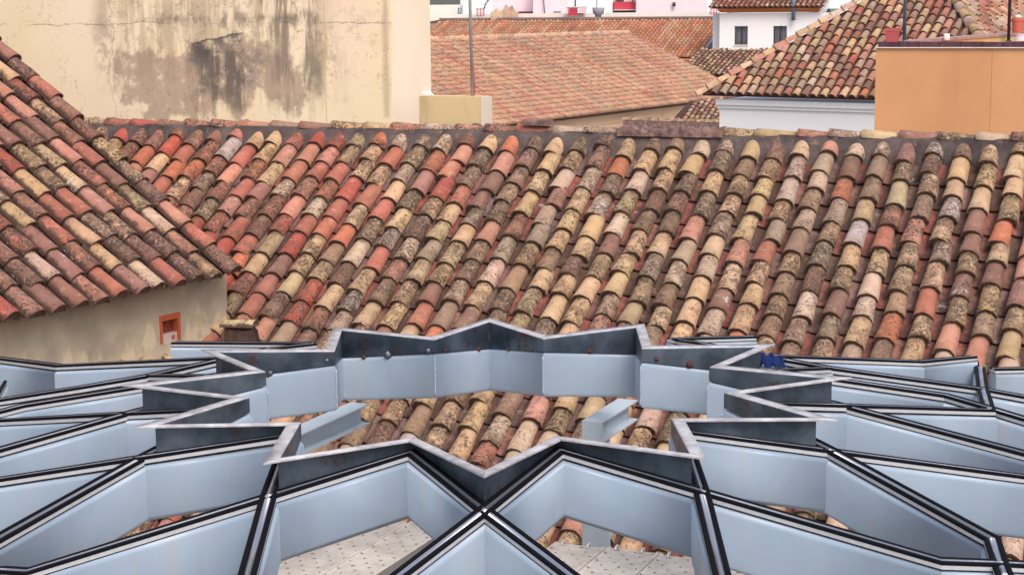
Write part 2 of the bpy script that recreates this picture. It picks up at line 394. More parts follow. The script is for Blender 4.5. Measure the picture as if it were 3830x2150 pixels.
# mortar curb and the caps along the ridge
g = Vector((MWv.x, MWv.y, 0)).normalized(); ZR = .055
mb = MB(); N_ = 90; prof = []
for k in range(N_ + 1):
    a = a0 + (a1 - a0) * k / N_; j = rn.uniform(-.008, .008)
    P = MP + ME * a
    prof.append([P + g * (.06 + j) - UP * .20, P + g * (.015 + j) - UP * .07, P - g * (.05 + j) + UP * (ZR + j * .5), P - g * .26 + UP * (ZR + .01), P - g * .30 - UP * .5])
vs_ = [p for r_ in prof for p in r_]; fs = []
for k in range(N_):
    for m in range(4): fs.append((k * 5 + m, k * 5 + m + 1, (k + 1) * 5 + m + 1, (k + 1) * 5 + m))
mb.add(vs_, fs, 0, False); mb.build('mortar_curb', MORTARG, house)
capw = {'pink': 5, 'terra': 1.5, 'mauve': 2, 'dull': 2, 'cream': 3, 'beige': 2, 'brown': 1}
capc = {-21: 'yellow', -20: 'terra', -19: 'red'}
a = a0 + .03; k = 0
first = True
while a < a1:
    L = rn.uniform(.29, .40); u, v, d = proj(MP + ME * a)
    if not (2300 < u < 2690):
        col = pick(rn, capw)
        if u < 365: col = pick(rn, {'yellow': 1})
        elif u < 470: col = pick(rn, {'terra': 1})
        elif u < 560: col = pick(rn, {'red': 1}, 1.15)
        elif 2690 <= u < 2840 or 3110 < u < 3330: col = pick(rn, {'yellow': 1}, 1.05)
        o = link('ridge_tile', COVERS[k % 10], house, mw=Matrix.Translation(MP + ME * (a + L * 1.05) - g * .12 + UP * (ZR - .022 + rn.uniform(-.006, .004))) @ frame(Vector((0, 0, 0)), g, -ME, yaw=R(rn.uniform(-2, 2))) @ Matrix.Diagonal((.92, L * 1.12 / .4, .72, 1)))
        o.color = col
    a += L; k += 1
# rubble stretch of the curb where the caps are gone
def clump(name, P, ax, ay, az, mat, parent, n=26, amp=.02, seed=1, **kw):
    rr = random.Random(seed); mb = MB(); vs = []; fs = []
    for k in range(n + 1):
        t = k / n; h = 1 + rr.uniform(-amp, amp) * 8
        for (p, q) in ((0, 0), (0, .55), (.06, .92), (.3, 1), (.75, .95), (1, .5), (1, 0)):
            vs.append(P + ax * t + ay * (p + rr.uniform(-amp, amp)) + az * (q * h))
    for k in range(n):
        for m in range(6): fs.append((k * 7 + m, (k + 1) * 7 + m, (k + 1) * 7 + m + 1, k * 7 + m + 1))
    fs += [tuple(range(7)), tuple(reversed(range(n * 7, n * 7 + 7)))]
    mb.add([Vector(p) for p in vs], fs, 0, False); return mb.build(name, mat, parent, **kw)
lo = onplane(2308, 480, MP, g); hi = onplane(2700, 490, MP, g)
PR = MP + ME * ((lo - MP).dot(ME)) + UP * (ZR - .035) + g * .0
clump('rubble_curb', PR, ME * ((hi - lo).dot(ME)), -g * .22, UP * .080, RUBBLE, house, seed=4, n=34, amp=.042)
clump('rubble_lump', onplane(1950, 470, MP, g) * 1.0 + UP * .0 - g * .02, ME * .28, -g * .14, UP * .055, RUBBLE, house, n=8, seed=5)

# ------------------------------------------------------------------ house on the left
lh = thing('left_house', LO - UP * 5, 'left house with steep barrel tile roof and stained wall holding an orange vent', 'house')
cov, pan = [], []
lw = {'red': 1.9, 'terra': 5, 'pink': 5, 'beige': 3, 'yellow': .8, 'olive': .8, 'grey': 2, 'brown': 3.2, 'mauve': 2.6, 'sand': 2.5, 'cream': 1, 'orange': .8}
for i in range(-22, 6):
    b = .10 + rn.uniform(-.02, .02)
    top = 7.5
    n = 0
    while b > -top:
        ex = rn.uniform(.30, .345); L = ex + .065
        P = LO + LE * (i * .24 + rn.uniform(-.01, .01)) + LW * (b - L) + LN * (.018 + (.02 if i == 5 else 0))
        cov.append((frame(P, LE, LW, roll=R(rn.uniform(-.6, .6)), yaw=R(rn.uniform(-1.6, 1.6))), pick(rn, lw, 1.0, (.46, .21, .14)), L / .40)); b -= ex
    if i < 5:
        b = .05
        while b > -top:
            P = LO + LE * ((i + .5) * .24) + LW * (b - .40) - LN * .012
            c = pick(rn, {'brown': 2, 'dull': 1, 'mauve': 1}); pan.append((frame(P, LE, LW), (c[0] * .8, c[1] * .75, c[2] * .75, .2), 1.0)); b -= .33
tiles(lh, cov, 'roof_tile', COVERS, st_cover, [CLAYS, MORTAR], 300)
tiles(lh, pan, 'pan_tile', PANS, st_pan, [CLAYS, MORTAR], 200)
e1 = 5 * .24 + .09
mb = MB(); mb.box(LO + LE * (-23 * .24) - LW * 7.6 - LN * .04, LE * (23 * .24 + e1), LW * 7.50, -LN * .05); mb.build('roof_bed', DECK, lh)
WO = LP - WN * .22                           # a point on the wall's face
cw = onplane(848, 1100, WO, WN); cw = WO + LE * ((cw - WO).dot(LE))

def left_plaster():
    N = NT('damp_beige_plaster'); P = N.pos()
    c = N.mix(N.step(N.noise(P, 1.6, 4), .35, .7), srgb(184, 168, 146), srgb(160, 144, 124))
    sx = N.n('ShaderNodeSeparateXYZ'); N.l(P, sx.inputs[0]); z = sx.outputs[2]
    drip = N.noise(N.vscale(P, (1, 1, .10)), 5.2, 2, .5)
    hgt = N.math('ADD', N.math('MULTIPLY', N.math('SUBTRACT', drip, .5), 1.15), HC - 2.80)
    low = N.step(N.math('SUBTRACT', z, hgt), .05, -.06)
    c = N.mix(N.math('MULTIPLY', low, .85), c, srgb(200, 182, 154))
    blot = N.step(N.noise(P, 4.5, 3), .55, .68, 0, .5); c = N.mix(N.math('MULTIPLY', blot, low), c, srgb(150, 128, 92))
    gr = N.step(N.noise(P, 2.3, 4), .5, .7, 0, .5); c = N.mix(gr, c, srgb(138, 124, 116))
    N.bump(N.noise(P, 22, 5), .3, .008); return N.out(c, .93, spec=.2)
LPL = left_plaster()
# wall with a real opening for the vent
vL = onplane(597, 1230, WO, WN); vR = onplane(674, 1210, WO, WN)
vt = onplane(635, 1174, WO, WN).z; vb = onplane(600, 1287, WO, WN).z
sL, sR, sC = [(p - WO).dot(LE) for p in (vL, vR, cw)]
def wq(s0, s1, z0, z1, dpt=.35):
    p = WO + LE * s0; p = Vector((p.x, p.y, z0)); return (p, LE * (s1 - s0), -WN * dpt, UP * (z1 - z0))
topz = LP.z - .13
mb = MB()
mb.box(*wq(-6.0, sL, 0, topz)); mb.box(*wq(sR, sC, 0, topz)); mb.box(*wq(sL, sR, 0, vb)); mb.box(*wq(sL, sR, vt, topz))
p = WO + LE * sC - WN * .35; mb.box(Vector((p.x, p.y, 0)), -LE * .35, -WN * 6.0, UP * (topz - .0))
mb.build('wall', LPL, lh)
vent = link('vent', None, lh, mw=Matrix.Translation(vL))
mb = MB(); fwid = .033; zz = vt - vb
def vbx(s0, s1, z0, z1, d0, d1, m=0):
    p = WO + LE * s0 + WN * d0; mb.box(Vector((p.x, p.y, z0)), LE * (s1 - s0), WN * (d1 - d0), UP * (z1 - z0), m)
vbx(sL, sL + fwid, vb, vt, -.07, .006); vbx(sR - fwid, sR, vb, vt, -.07, .006); vbx(sL + fwid, sR - fwid, vt - .05, vt, -.07, .005); 
mb.build('vent_frame', VENT, vent)
mb = MB(); vbx(sL + fwid, sR - fwid, vb, vb + zz * .30, -.08, -.012); mb.build('mortar_smear', wall_mat('lilac_cement', srgb(186, 168, 160), srgb(170, 152, 150), srgb(150, 96, 84), .5, s=9), vent)
mb = MB(); vbx(sL + fwid, sR - fwid, vb + zz * .3, vt - .05, -.34, -.3); mb.build('dark_recess', BLACK, vent)
# pierced clay grille
mb = MB(); x0, x1, z0, z1 = sL + fwid, sR - fwid, vb + zz * .30, vt - .05; W_, H_ = x1 - x0, z1 - z0
def gp(s, z, d): p = WO + LE * s + WN * d; return Vector((p.x, p.y, z))
nb = 4
for k in range(-nb, nb + 1):
    for sg in (1, -1):
        c0 = x0 + W_ * (k / nb) if sg > 0 else x1 - W_ * (k / nb)
        pa = [(c0 + sg * W_ * t, z0 + H_ * t) for t in (0, 1)]
        # clip to the opening
        t0, t1 = 0., 1.
        for (lo_, hi_) in ((x0, x1),):
            dxx = pa[1][0] - pa[0][0]
            ta, tb = (lo_ - pa[0][0]) / dxx, (hi_ - pa[0][0]) / dxx
            t0, t1 = max(t0, min(ta, tb)), min(t1, max(ta, tb))
        if t1 - t0 > .05:
            P0 = gp(pa[0][0] + (pa[1][0] - pa[0][0]) * t0, z0 + H_ * t0, -.06 - .004 * sg); P1 = gp(pa[0][0] + (pa[1][0] - pa[0][0]) * t1, z0 + H_ * t1, -.06 - .004 * sg)
            mb.tube([P0, P1], .0065, 4)
mb.build('grille', VENT, vent)
mb = MB(); mb.tube([gp(sL + (sR - sL) * .66, vb + zz * .16, -.02), gp(sL + (sR - sL) * .66, vb + zz * .16, .0)], .016, 10); mb.build('clay_plug', VENT, vent)

for (u_, v_, L_) in ((384, 1348, .22), (458, 1342, .25), (538, 1334, .30), (625, 1322, .34)):
    P_ = onplane(u_, v_, WO + WN * .02, WN)
    dn = (WN * .9 + LE * .25 - UP * .42).normalized(); M = frame(P_ - UP * .055 - dn * .05, LE, dn) @ Matrix.Diagonal((.62, L_ / .4, .62, 1))
    o = link('roof_tile', COVERS[int(u_) % 10], lh, mw=M); o.color = (*srgb(212, 176, 128)[:3], .3)
# small mortar pier with a tile cap against that wall
pr = at(880, 1211, 15.25)
pier = thing('mortar_pier', pr - UP * .3, 'stubby dark mortar pier capped by one beige tile against the corner of the left wall', 'pier')
clump('pier_body', pr - UP * .34 - EX * .12 + EY * .0, EX * .27, EY * .16, UP * .32, DECK, pier, n=8, amp=.012, seed=9)
o = link('cap_tile', COVERS[2], pier, mw=Matrix.Translation(pr - EX * .16 + UP * -.035 + EY * .05) @ frame(Vector((0, 0, 0)), EY, EX) @ Matrix.Diagonal((.75, .85, .65, 1))); o.color = (*srgb(206, 182, 140)[:3], .5)

# ------------------------------------------------------------------ the steel star skylight
SX, SY, SH, PHI = -.1121, 7.6252, 1.6193, R(.3358)
ZT = HC - SH                                 # top of the raised star
def pol(r, az): a = R(az) + PHI; return Vector((SX + r * math.cos(a), SY + r * math.sin(a), 0))
def cone(r): return ZT - .05 - .165 * (r - 1.1)           # top of the rails
def pc(r, az): p = pol(r, az); p.z = cone(r); return p
def rel(x, y, z): return Vector((SX + x, SY + y, ZT + z))
star = thing('steel_star_skylight', (SX, SY, ZT - 1), 'unglazed pale blue steel lattice with a raised twelve pointed star opening in bare steel', 'skylight frame')

def rprof(hw, top, depth, r, n=4):           # rounded box tube profile (offset, z)
    pts = []
    for cx, cz, a0_ in ((hw - r, top - r, 0), (-hw + r, top - r, 90), (-hw + r, top - depth + r, 180), (hw - r, top - depth + r, 270)):
        for k in range(n + 1):
            a = R(a0_ + 90 * k / n); pts.append((cx + r * math.cos(a), cz + r * math.sin(a)))
    return pts
def bprof(x0, x1, z0, z1, c=0.0):
    if c: return [(x1, z0), (x1, z1 - c), (x1 - c, z1), (x0 + c, z1), (x0, z1 - c), (x0, z0)]
    return [(x1, z0), (x1, z1), (x0, z1), (x0, z0)]
def mitre(pts, i):
    def nrm(a, b): d = (b - a); d.z = 0; d.normalize(); return Vector((d.y, -d.x, 0))
    if i == 0: return nrm(pts[0], pts[1])
    if i == len(pts) - 1: return nrm(pts[-2], pts[-1])
    a, b = nrm(pts[i - 1], pts[i]), nrm(pts[i], pts[i + 1]); return (a + b) / (1 + a.dot(b))
def seg_mesh(mb, A, B, ma, mbv, prof, m=0, smooth=True, caps=True, profB=None):
    n = len(prof); pB = profB or prof
    vs = [A + ma * o + UP * z for o, z in prof] + [B + mbv * o + UP * z for o, z in pB]
    fs = [(k, n + k, n + (k + 1) % n, (k + 1) % n) for k in range(n)]; sm = [smooth] * n
    if caps: fs += [tuple(reversed(range(n))), tuple(range(n, 2 * n))]; sm += [False, False]
    mb.add(vs, [tuple(reversed(f)) for f in fs], m, sm)

TUBE = rprof(.040, -.0235, .226, .021)
def gasket_mb(mb, A, B, ma, mv):
    for sg in (1, -1):
        a_, b_ = sorted((sg * .0128, sg * .0305)); seg_mesh(mb, A, B, ma, mv, bprof(a_, b_, -.006, .0055, .003), 0, False)
    seg_mesh(mb, A, B, ma, mv, bprof(-.0300, .0300, -.0245, -.0215), 0, False)
def rail_mb(mb, A, B, ma, mv):
    seg_mesh(mb, A, B, ma, mv, bprof(-.0290, .0290, -.0215, -.005), 0, False)
    arc = [(.0125 * math.cos(R(a_)), -.004 + .0085 * math.sin(R(a_))) for a_ in range(0, 181, 20)] + [(-.0125, -.006), (.0125, -.006)]
    seg_mesh(mb, A, B, ma, mv, arc, 1, True)
    seg_mesh(mb, A, B, ma, mv, bprof(-.0018, .0018, .003, .0055), 1, False)
RT, RI, RK, RC = 1.5755, 1.092, 2.38, 2.50
def K(az): return pc(RK, az)
NS = {  # (starts of the twelve lines, first node outermost) in metres from the star's centre
 11: [rel(1.72, -2.6, -.39), rel(1.768, -1.853, -.291), pc(RC, 315), K(319.1)],
 1: [rel(2.75, .0, -.315), rel(2.356, .536, -.267), rel(2.203, .756, -.253)],
 2: [rel(2.854, 2.750, -.463), rel(2.405, 2.200, -.378), K(49.1)],
 3: [rel(.64, 3.2, -.38), pc(RC, 75), K(79.1)],
 4: [rel(-.605, 3.1, -.39), pc(RC, 105), K(109.1)],
 5: [rel(-1.730, 1.236, -.219)],
 6: [rel(-2.894, 2.60, -.528), pc(RC, 165), K(169.1)],
 8: [rel(-2.3, -1.72, -.35), rel(-1.648, -1.769, -.267), K(229.1)],
}
NE = {
 9: [K(310.9), pc(RC, 315), rel(1.864, -1.746, -.290), rel(2.5, -1.69, -.36)],
 11: [K(10.9), rel(2.508, 1.228, -.331), rel(2.881, 2.682, -.518)],
 0: [rel(1.730, 1.314, -.227)],
 1: [K(70.9), pc(RC, 75)], 2: [K(100.9), pc(RC, 105)],
 3: [rel(-1.484, 1.80, -.245), rel(-2.495, 2.40, -.399), rel(-3.1, 3.02, -.463)],
 4: [K(160.9), pc(RC, 165), rel(-2.75, .1, -.32)],
 6: [K(220.9), pc(RC, 225), rel(-1.73, -2.6, -.39)],
}
beamno = 0
def add_line(pts, lift=0., skip=(), z0=0., ends=None):
    global beamno
    for i in range(len(pts) - 1):
        if i in skip: continue
        A, B = pts[i], pts[i + 1]; ma, mv = mitre(pts, i), mitre(pts, i + 1)
        mb = MB(); seg_mesh(mb, A - UP * lift, B - UP * lift, ma, mv, TUBE)
        b = mb.build('beam', STEEL, star, mw=Matrix.Identity(4))
        mb = MB(); rail_mb(mb, A + UP * lift, B + UP * lift, ma, mv); mb.build('glazing_rail', [ALU, SHINE], b)
        mb = MB(); gasket_mb(mb, A + UP * lift, B + UP * lift, ma, mv); mb.build('gasket', GASK, b)
        beamno += 1
for i in range(12):
    a = 30 * i
    st = NS.get(i) or [pc(RC, a - 15) + (pc(RC, a - 15) - K(a - 10.9)).normalized() * .5 - UP * .05, pc(RC, a - 15), K(a - 10.9)]
    en = NE.get(i) or [K(a + 40.9), pc(RC, a + 45), pc(RC, a + 45) + (pc(RC, a + 45) - K(a + 40.9)).normalized() * .5 - UP * .05]
    pts = st + [pc(RT, a), pc(RI, a + 15), pc(RT, a + 30)] + en
    add_line(pts, lift=(i % 2) * .0022 + ((i // 2) % 2) * .0011)
# outer lines of the lattice at the far side
add_line([rel(1.102, 3.25, -.437), rel(1.223, 2.694, -.357), rel(1.551, 1.495, -.224), rel(1.730, 1.314, -.2275), rel(2.508, 1.228, -.329), rel(2.9, 1.07, -.378)], .0034)
add_line([rel(-1.084, 2.849, -.371), rel(-1.308, 2.561, -.343), rel(-1.464, 1.739, -.243), rel(-1.730, 1.236, -.2195), rel(-2.071, 1.144, -.259), rel(-2.7, 1.12, -.348)], .0034)
add_line([rel(1.082, 3.10, -.406), rel(1.648, 3.50, -.471)], .001)
add_line([rel(-1.134, 3.05, -.403), rel(-2.047, 3.50, -.475)], .001)
add_line([rel(2.95, 2.66, -.520), rel(3.4, 2.80, -.546)], .001)

# raised star of angle irons
Rp_, Ri_ = 1.5, 1.04
def ang_prof(zb): 
    return [(0, zb), (0, -.010), (.001, -.005), (.004, -.0015), (.009, 0), (.049, 0), (.049, -.006), (.0065, -.006), (.0065, zb)]
ringpts = []
for i in range(12): ringpts += [(pol(Rp_, 30 * i), 'T'), (pol(Ri_, 30 * i + 15), 'I')]
NR = len(ringpts)
for k in range(NR):
    A, B = ringpts[k][0].copy(), ringpts[(k + 1) % NR][0].copy()
    P_, N2 = ringpts[(k - 1) % NR][0], ringpts[(k + 2) % NR][0]
    ma = mitre([P_, A, B], 1); mv = mitre([A, B, N2], 1)
    A.z = B.z = ZT
    za = cone(Rp_ if ringpts[k][1] == 'T' else Ri_) - ZT - .028; zb = cone(Rp_ if ringpts[(k + 1) % NR][1] == 'T' else Ri_) - ZT - .028
    d = (B - A).normalized() * .0007
    def bits(ma_, z): return ang_prof(z)
    pa, pb = ang_prof(za), ang_prof(zb)
    mb = MB()
    # vertical leg
    n = len(pa); vsA = [A + d + ma * o + UP * z for o, z in pa]; vsB = [B - d + mv * o + UP * z for o, z in pb]
    fs = [(q_, n + q_, n + (q_ + 1) % n, (q_ + 1) % n) for q_ in range(n)]
    ms = [0, 0, 1, 1, 1, 1, 0, 0, 0]
    mb.add(vsA + vsB, [tuple(reversed(f)) for f in fs], 0, [False, True, True, True, True, False, False, False, False], ms=ms)
    mb.add(vsA, [tuple(range(n))], 0); mb.add(vsB, [tuple(reversed(range(n)))], 0)
    up = mb.build('angle_iron', [MILL, FLANGE], star)
# welds where the far irons meet the white tube
rw = random.Random(5)
def blob(mb, P, r, m=0, sx=1, sz=1):
    vs, fs = [], []
    for a in range(4):
        for b_ in range(6):
            th, ph = math.pi * a / 3, 2 * math.pi * b_ / 6; rr = r * rw.uniform(.7, 1.2)
            vs.append(P + Vector((rr * sx * math.sin(th) * math.cos(ph), rr * math.sin(th) * math.sin(ph) * .6, rr * sz * math.cos(th))))
    for a in range(3):
        for b_ in range(6): fs.append((a * 6 + b_, (a + 1) * 6 + b_, (a + 1) * 6 + (b_ + 1) % 6, a * 6 + (b_ + 1) % 6))
    mb.add(vs, fs, m, True)
for u, v, s_, mat in [(1362, 1335, .013, RUST), (1452, 1326, .022, WELD), (1603, 1312, .013, WELD), (1665, 1308, .009, RUST), (1790, 1306, .012, RUST), (1902, 1306, .010, RUST),
                 (1990, 1304, .011, RUST), (2207, 1312, .013, RUST), (2455, 1342, .014, RUST), (2580, 1362, .019, RUST), (1222, 1348, .012, WELD), (1010, 1395, .016, WELD), (1000, 1402, .012, RUST), (2716, 1520, .012, WELD)]:
    az = None; best = None
    for k in range(NR):                      # drop the weld on the inner face of the nearest iron
        A, B = ringpts[k][0], ringpts[(k + 1) % NR][0]
        e_ = (B - A).normalized(); nn = Vector((e_.y, -e_.x, 0)); A3 = Vector((A.x, A.y, ZT))
        X = onplane(u, v, A3, nn)
        t = (X - A3).dot(e_) / (B - A).length
        if -.02 < t < 1.02 and -.2 < X.z - ZT < .02 and X.y > SY - .2:
            if best is None or X.y > best.y: best = X
    if best is not None:
        mb = MB(); blob(mb, best - Vector((0, .004, 0)), s_ * 1.1, sx=1.0, sz=.9); blob(mb, best + Vector((.006, -.004, -s_ * .4)), s_ * .45)
        mb.build('weld_bead', mat, star)
# seams of weld down the inside corners
for i in range(12):
    for r_, az, dd in ((RI, 30 * i + 15, -.058), (RT, 30 * i, -.088)):
        p = pc(r_, az); c_ = pol(r_ + dd, az); c_.z = p.z; mb = MB()
        pts_ = []
        for k in range(15): pts_.append(Vector((c_.x + rw.uniform(-.0012, .0012), c_.y + rw.uniform(-.0012, .0012), p.z - .045 - .19 * k / 14)))
        mb.tube(pts_, [rw.uniform(.003, .0062) for _ in pts_], 6); mb.build('corner_weld', STEEL, star)

# cloth knotted on the far rail
c0 = at(2884, 1337, SY + 1.46)
mb = MB(); N1, N2_ = 18, 12
rc = random.Random(8); vs_ = []; 
ph = [rc.uniform(-1, 1) for _ in range(40)]
for i in range(N1 + 1):
    t = i / N1 * 2 - 1
    for j in range(N2_ + 1):
        s_ = j / N2_ * 2 - 1; y_ = s_ * .055
        drape = -(max(0, abs(s_) - .35)) * .085 * (1 + .2 * math.sin(3 * t + s_))
        fold = .018 * math.sin(7 * t + 1.5 * s_) * (1 - .3 * abs(s_)) + .009 * math.sin(15 * t - 2 * s_)
        x_ = t * .072 * (1 - .12 * abs(s_)) + .03 * (-s_) ; vs_.append(c0 + Vector((x_ * .82, y_ * .9, (drape + fold) * .85 + .008 - .02 * max(0, t) )))
fs = [(i * (N2_ + 1) + j, (i + 1) * (N2_ + 1) + j, (i + 1) * (N2_ + 1) + j + 1, i * (N2_ + 1) + j + 1) for i in range(N1) for j in range(N2_)]
mb.add(vs_, fs, 0, True)
top_n = len(vs_); mb.add([p - UP * .006 for p in vs_], [tuple(reversed(f)) for f in fs], 0, True)
o = mb.build('blue_cloth', CLOTH, None, label='crumpled blue cloth draped over a rail beyond the right side of the star', cat='cloth')
mb = MB(); mb.tube([at(3638, 1340, SY + 2.76), at(3652, 1344, SY + 2.76), at(3660, 1356, SY + 2.72), at(3660, 1368, SY + 2.70), at(3645, 1372, SY + 2.66)], .004, 6)
mb.build('black_cable', GASK, None, label='short black cable hanging from the end of the far right rail', cat='cable')

# steel supports under the far half of the star
STEELP = wall_mat('primer_pale_steel', srgb(190, 202, 212), srgb(178, 191, 203), srgb(160, 160, 162), .3, s=4)
def ibeam(name, A, d, L, w, h, label, post=None):
    t_ = thing(name, A, label, 'steel beam')
    s_ = Vector((d.y, -d.x, 0)); tf = .009
    mb = MB(); mb.box(A - s_ * w / 2, s_ * w, d * L, -UP * tf); mb.build('top_flange', STEELP, t_)
    mb = MB(); mb.box(A - s_ * w / 2 - UP * (h - tf), s_ * w, d * L, -UP * tf); mb.build('bottom_flange', STEELP, t_)
    mb = MB(); mb.box(A - s_ * .004 - UP * tf, s_ * .008, d * L, -UP * (h - 2 * tf)); mb.build('web', STEELP, t_)
    if post:
        mb = MB(); B = A + d * .0; 
        mb.box(A - s_ * w / 2 - d * .011 + UP * .0, s_ * w, d * .0108, -UP * post); mb.build('post_front_flange', STEELP, t_)
        mb = MB(); mb.box(A - s_ * .005 + d * .0 - UP * h, s_ * .01, d * .11, -UP * (post - h)); mb.build('post_web', STEELP, t_)
        mb = MB(); mb.box(A - s_ * w / 2 + d * .1102 - UP * (h + .001), s_ * w, d * .0108, -UP * (post - h)); mb.build('post_back_flange', STEELP, t_)
    return t_
PD = Vector((math.sin(R(23)), math.cos(R(23)), 0))
c_ = (at(2179, 1570, 10.09) + at(2256, 1577, 10.04)) / 2; c_.z = HC - 2.38
ibeam('steel_support', c_, PD, .62, .128, .125, 'pale blue steel post with short beam, right of centre inside the star opening', post=1.9)
c2 = Vector((-.935, 10.60, HC - 2.38)); ibeam('steel_support', c2 - PD * .95, PD, .95, .128, .125, 'pale blue steel I beam seen at the left inside the star opening')

# scaffold planks under the near side
def plank_mat():
    N = NT('perforated_scaffold_deck'); 
    uv = N.n('ShaderNodeUVMap'); P = N.pos()
    v2 = N.vscale(uv.outputs[0], (1, 1, 1))
    sx = N.n('ShaderNodeSeparateXYZ'); N.l(v2, sx.inputs[0])
    def cell(x): return N.math('SUBTRACT', N.math('FRACT', x), .5)
    fx, fy = cell(N.math('MULTIPLY', sx.outputs[0], 20.5)), cell(N.math('MULTIPLY', sx.outputs[1], 15.0))
    r = N.math('SQRT', N.math('ADD', N.math('POWER', fx, 2), N.math('POWER', N.math('MULTIPLY', fy, 1.35), 2)))
    inner = N.math('GREATER_THAN', N.math('FRACT', N.math('MULTIPLY', sx.outputs[0], 20.5 / 2)), .5)
    hole = N.math('LESS_THAN', r, N.math('MULTIPLY', N.noise(P, 9, 3), .33))
    alt = N.math('GREATER_THAN', N.math('FRACT', N.math('ADD', N.math('MULTIPLY', N.math('FLOOR', N.math('MULTIPLY', sx.outputs[1], 15.0)), .5), N.math('MULTIPLY', N.math('FLOOR', N.math('MULTIPLY', sx.outputs[0], 20.5)), .5))), .25)
    hole = N.math('MULTIPLY', hole, alt)
    c = N.mix(N.step(N.noise(P, 7, 5, .65), .35, .68), srgb(214, 204, 194), srgb(190, 180, 170))
    c = N.mix(N.step(N.noise(P, 24, 4, .7), .6, .75, 0, .6), c, srgb(232, 226, 220))
    c = N.mix(N.math('MULTIPLY', hole, .85), c, srgb(84, 72, 64))
    dim = N.step(r, .3, .16); N.bump(N.math('ADD', dim, N.math('MULTIPLY', N.noise(P, 60, 4), .5)), .5, .004)
    return N.out(c, .75, .1)
PLK = plank_mat(); PLS = plain('dull_plank_edge', srgb(150, 145, 142), .6, .3, var=.3, ns=12)
ZP = HC - 2.9; SD = Vector((PD.y, -PD.x, 0))
def plank(P, L, w, label, clips=True):
    t_ = thing('scaffold_plank', P, label, 'scaffold plank', 'scaffold planks below the star')
    mb = MB()
    n_ = 10; prof = [(0, -.05), (0, -.004), (.006, 0), (.018, 0), (.024, -.006), (w - .024, -.006), (w - .018, 0), (w - .006, 0), (w, -.004), (w, -.05)]
    A = [P + SD * o + UP * z for o, z in prof]; B = [p - PD * L for p in A]
    uvs = [(o, 0) for o, z in prof] + [(o, L) for o, z in prof]
    m = len(prof); fs = [(k, k + 1, m + k + 1, m + k) for k in range(m - 1)]
    mb.add(A + B, fs, 0, False, uvs, None, [1] + [0] * (m - 3) + [1]); 
    mb.add([A[0], A[-1], B[-1], B[0]], [(0, 1, 2, 3)], 1, False, [(9, 9)] * 4); mb.add([A[k] for k in range(m)], [tuple(range(m))], 1, False, [(9, 9)] * m)
    mb.build('deck', [PLK, PLS], t_)
    if clips:
        for o in (.06, w - .09):
            mb = MB(); q = P + SD * o - PD * .05
            pts_ = [q + UP * .0, q + UP * .014 + PD * .02, q + UP * .014 + PD * .045, q + PD * .06 - UP * .03]
            mb.tube(pts_, .007, 6)
            mb.build('hook', plain('hook_steel', srgb(214, 210, 206), .5, .4), t_)
z3 = lambda x, y: Vector((x, y, ZP))
f0 = z3(.186, 9.43)                          # left end of the right platform's far edge
names = ['second', 'third', 'fourth', 'fifth']
lab = ['leftmost perforated plank of the right platform behind the crossing rails', 'perforated plank with a folded seam in the middle of the right platform', 'perforated plank at the right of the post below the steep rail', 'perforated plank glimpsed under the lattice at the lower right corner']
# seams pass through (.349,8.949)/(.627,8.821)
s0 = (z3(.349, 8.949) - f0).dot(SD) - .30
for k in range(5):
    o = f0 + SD * (s0 + .302 * k) + PD * (.02 if k % 2 else 0)
    plank(o, 2.6, .298, (lab[min(k, 3)] if k < 3 else ['perforated plank glimpsed under the lattice at the lower right', 'outermost perforated plank of the right platform, mostly hidden'][k - 3]))
sm = z3(-.609, 9.805)
e_ = (z3(-1.0697, 8.870) - sm).dot(SD)
plank(sm + SD * 0 + PD * .03, 2.8, .262, 'perforated plank along the right edge of the left platform, its grey side showing', False)
plank(sm - SD * .300, 2.8, .298, 'perforated plank left of the long seam in the lower left opening', False)
plank(sm - SD * .602 - PD * .25, 2.6, .298, 'perforated plank farthest left in the lower left opening', False)

